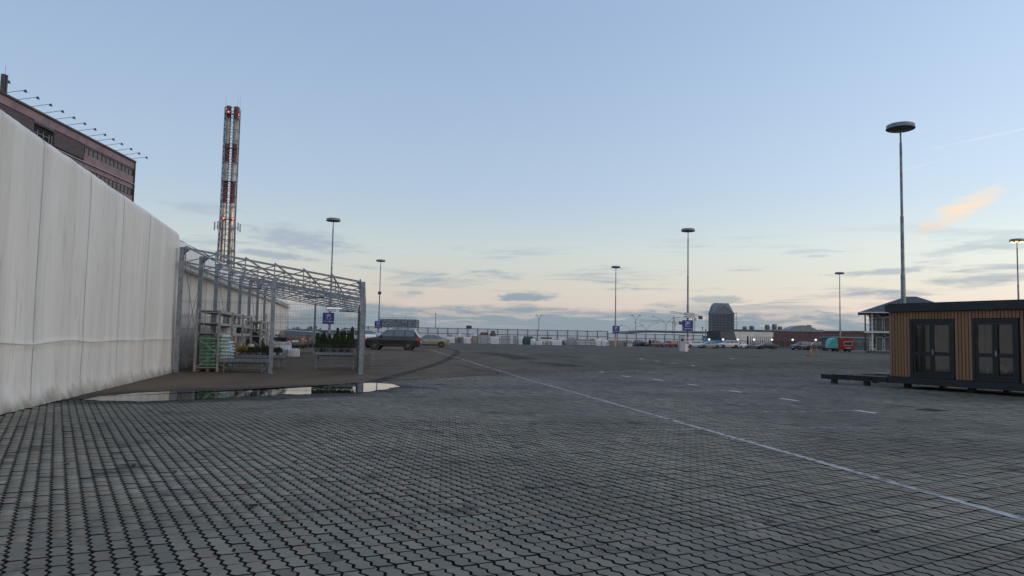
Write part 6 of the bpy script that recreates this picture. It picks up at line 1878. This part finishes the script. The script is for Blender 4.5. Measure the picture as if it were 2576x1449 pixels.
# ================================================================== two-storey house behind the cabin
m, T = mat_new('stone_veneer')
oc = T.n('ShaderNodeTexCoord', out=3)
v = T.n('ShaderNodeTexVoronoi', {'Vector': T.n('ShaderNodeMapping', {'Vector': oc, 'Rotation': (0, .7, 0), 'Scale': (1, 1, 2.2)}), 'Scale': 2.1})
c = T.mix(T.rng(v.node.outputs['Color'], .35, .6), (.05, .055, .06), (.46, .46, .43))
finish(T, pbsdf(T, c, .8))
pm('white_trim', (.62, .63, .63), (.54, .55, .55), .5)
pm('roof_shingle', (.060, .068, .082), (.046, .052, .064), .75, scale=3, bump=.4)
pm('dark_post', (.03, .036, .045), (.025, .03, .036), .6)
YH = 118.
hp = at(2190, 888, YH)
hx0 = xat(2172, YH)
ze = at(2190, 786, YH).z; zr = at(2290, 750, YH + 6).z
hs_ = thing('two_storey_house', 'two-storey house with dark hipped roof, balcony and patterned stone walls behind the cabin', 'house', (hx0, YH, gz(YH)), radians(-25))
g0 = gz(YH); ZE, ZRI = ze - g0, zr - g0
HW, HD = 13.6, 11.
zb_ = at(2200, 834, YH).z - g0     # balcony floor
MB().box(1.0, HW - .6, 1.6, HD, .35, ZE).obj('wall', MATS['stone_veneer'], hs_)
MB().box(.4, HW, .2, HD, 0, .34).obj('plinth', MATS['stone_dark'], hs_)
for k in range(3): MB().box(.9 - .0, 3.6, -.25 * (k + 1) + .2, -.25 * k + .2, 0, .34 - .1 * (k + 1)).obj('step', MATS['stone_dark'], hs_)
# hipped roof
rf = MB()
rf.add([(-.6, -.6, ZE), (HW + .6, -.6, ZE), (HW + .6, HD + .6, ZE), (-.6, HD + .6, ZE), (HW * .47, HD * .5, ZRI), (HW * .58, HD * .5, ZRI)], [(0, 1, 5, 4), (1, 2, 5), (2, 3, 4, 5), (3, 0, 4), (3, 2, 1, 0)])
rf.obj('roof', MATS['roof_shingle'], hs_)
MB().bar((-.65, -.68, ZE - .04), (HW + .65, -.68, ZE - .04), .14, .16).obj('gutter', MATS['white_trim'], hs_)
MB().bar((-.68, -.6, ZE - .04), (-.68, HD + .6, ZE - .04), .14, .16).obj('gutter', MATS['white_trim'], hs_)
MB().box(.2, HW - .2, .1, 2.2, zb_ - .22, zb_).obj('balcony_floor', MATS['dark_post'], hs_)
MB().box(.15, HW - .2, .04, .095, zb_ - .24, zb_ + .02).obj('balcony_edge', MATS['white_trim'], hs_)
for i, x in enumerate((.3, 1.3, 4.2, 7.2)):
    if x < HW - .3: MB().box(x - .11, x + .11, .15, .37, .34, ZE).obj('column', MATS['dark_post' if i == 0 else 'white_trim'], hs_)
MB().bar((.3, .1, ZE - .1), (.95, 1.4, ZE - .7), .1).obj('downpipe', MATS['white_trim'], hs_)
MB().bar((.95, 1.5, ZE - .7), (.95, 1.5, .3), .12).obj('downpipe', MATS['white_trim'], hs_)
MB().bar((4.9, 1.5, ZE - .3), (4.9, 1.5, .3), .12).obj('downpipe', MATS['white_trim'], hs_)
for x in (1.9, 3.1, 5.2):
    for z0, z1 in ((zb_ + .1, zb_ + 2.2), (.4, 2.5)):
        w_ = MB().box(x, x + .85, 1.52, 1.59, z0, z1).obj('window', MATS['window_dull'], hs_)
        e = MB(); square_ring(e, x - .08, x + .93, z0 - .08, z1 + .08, .08, 1.48, 1.6); e.obj('window_frame', MATS['white_trim'], w_)
ra = MB()
ra.bar((.4, .2, zb_ + 1.), (HW - .3, .2, zb_ + 1.), .06)
ra.obj('railing', MATS['dark_post'], hs_)
# greenish low building and hedge between camper and house
a, b, z2 = far_box(2098, 2205, 846, 230)
t = thing('glass_hall', 'low grey-blue glazed hall between the camper and the two-storey house', 'building', (a, 230, .3))
w = b - a
MB().box(0, w, 0, 10, 0, z2 - .9).obj('wall', MATS['tower_wall'], t)
MB().box(-.4, w + .4, -.4, 10, z2 - .9, z2 - .5).obj('roof', MATS['roof_blue'], t)
for k in range(6): MB().box(.5 + k * w / 6, w / 6 - .3 + k * w / 6, -.06, .01, 1., z2 - 1.6).obj('window', MATS['window_dull'], t)
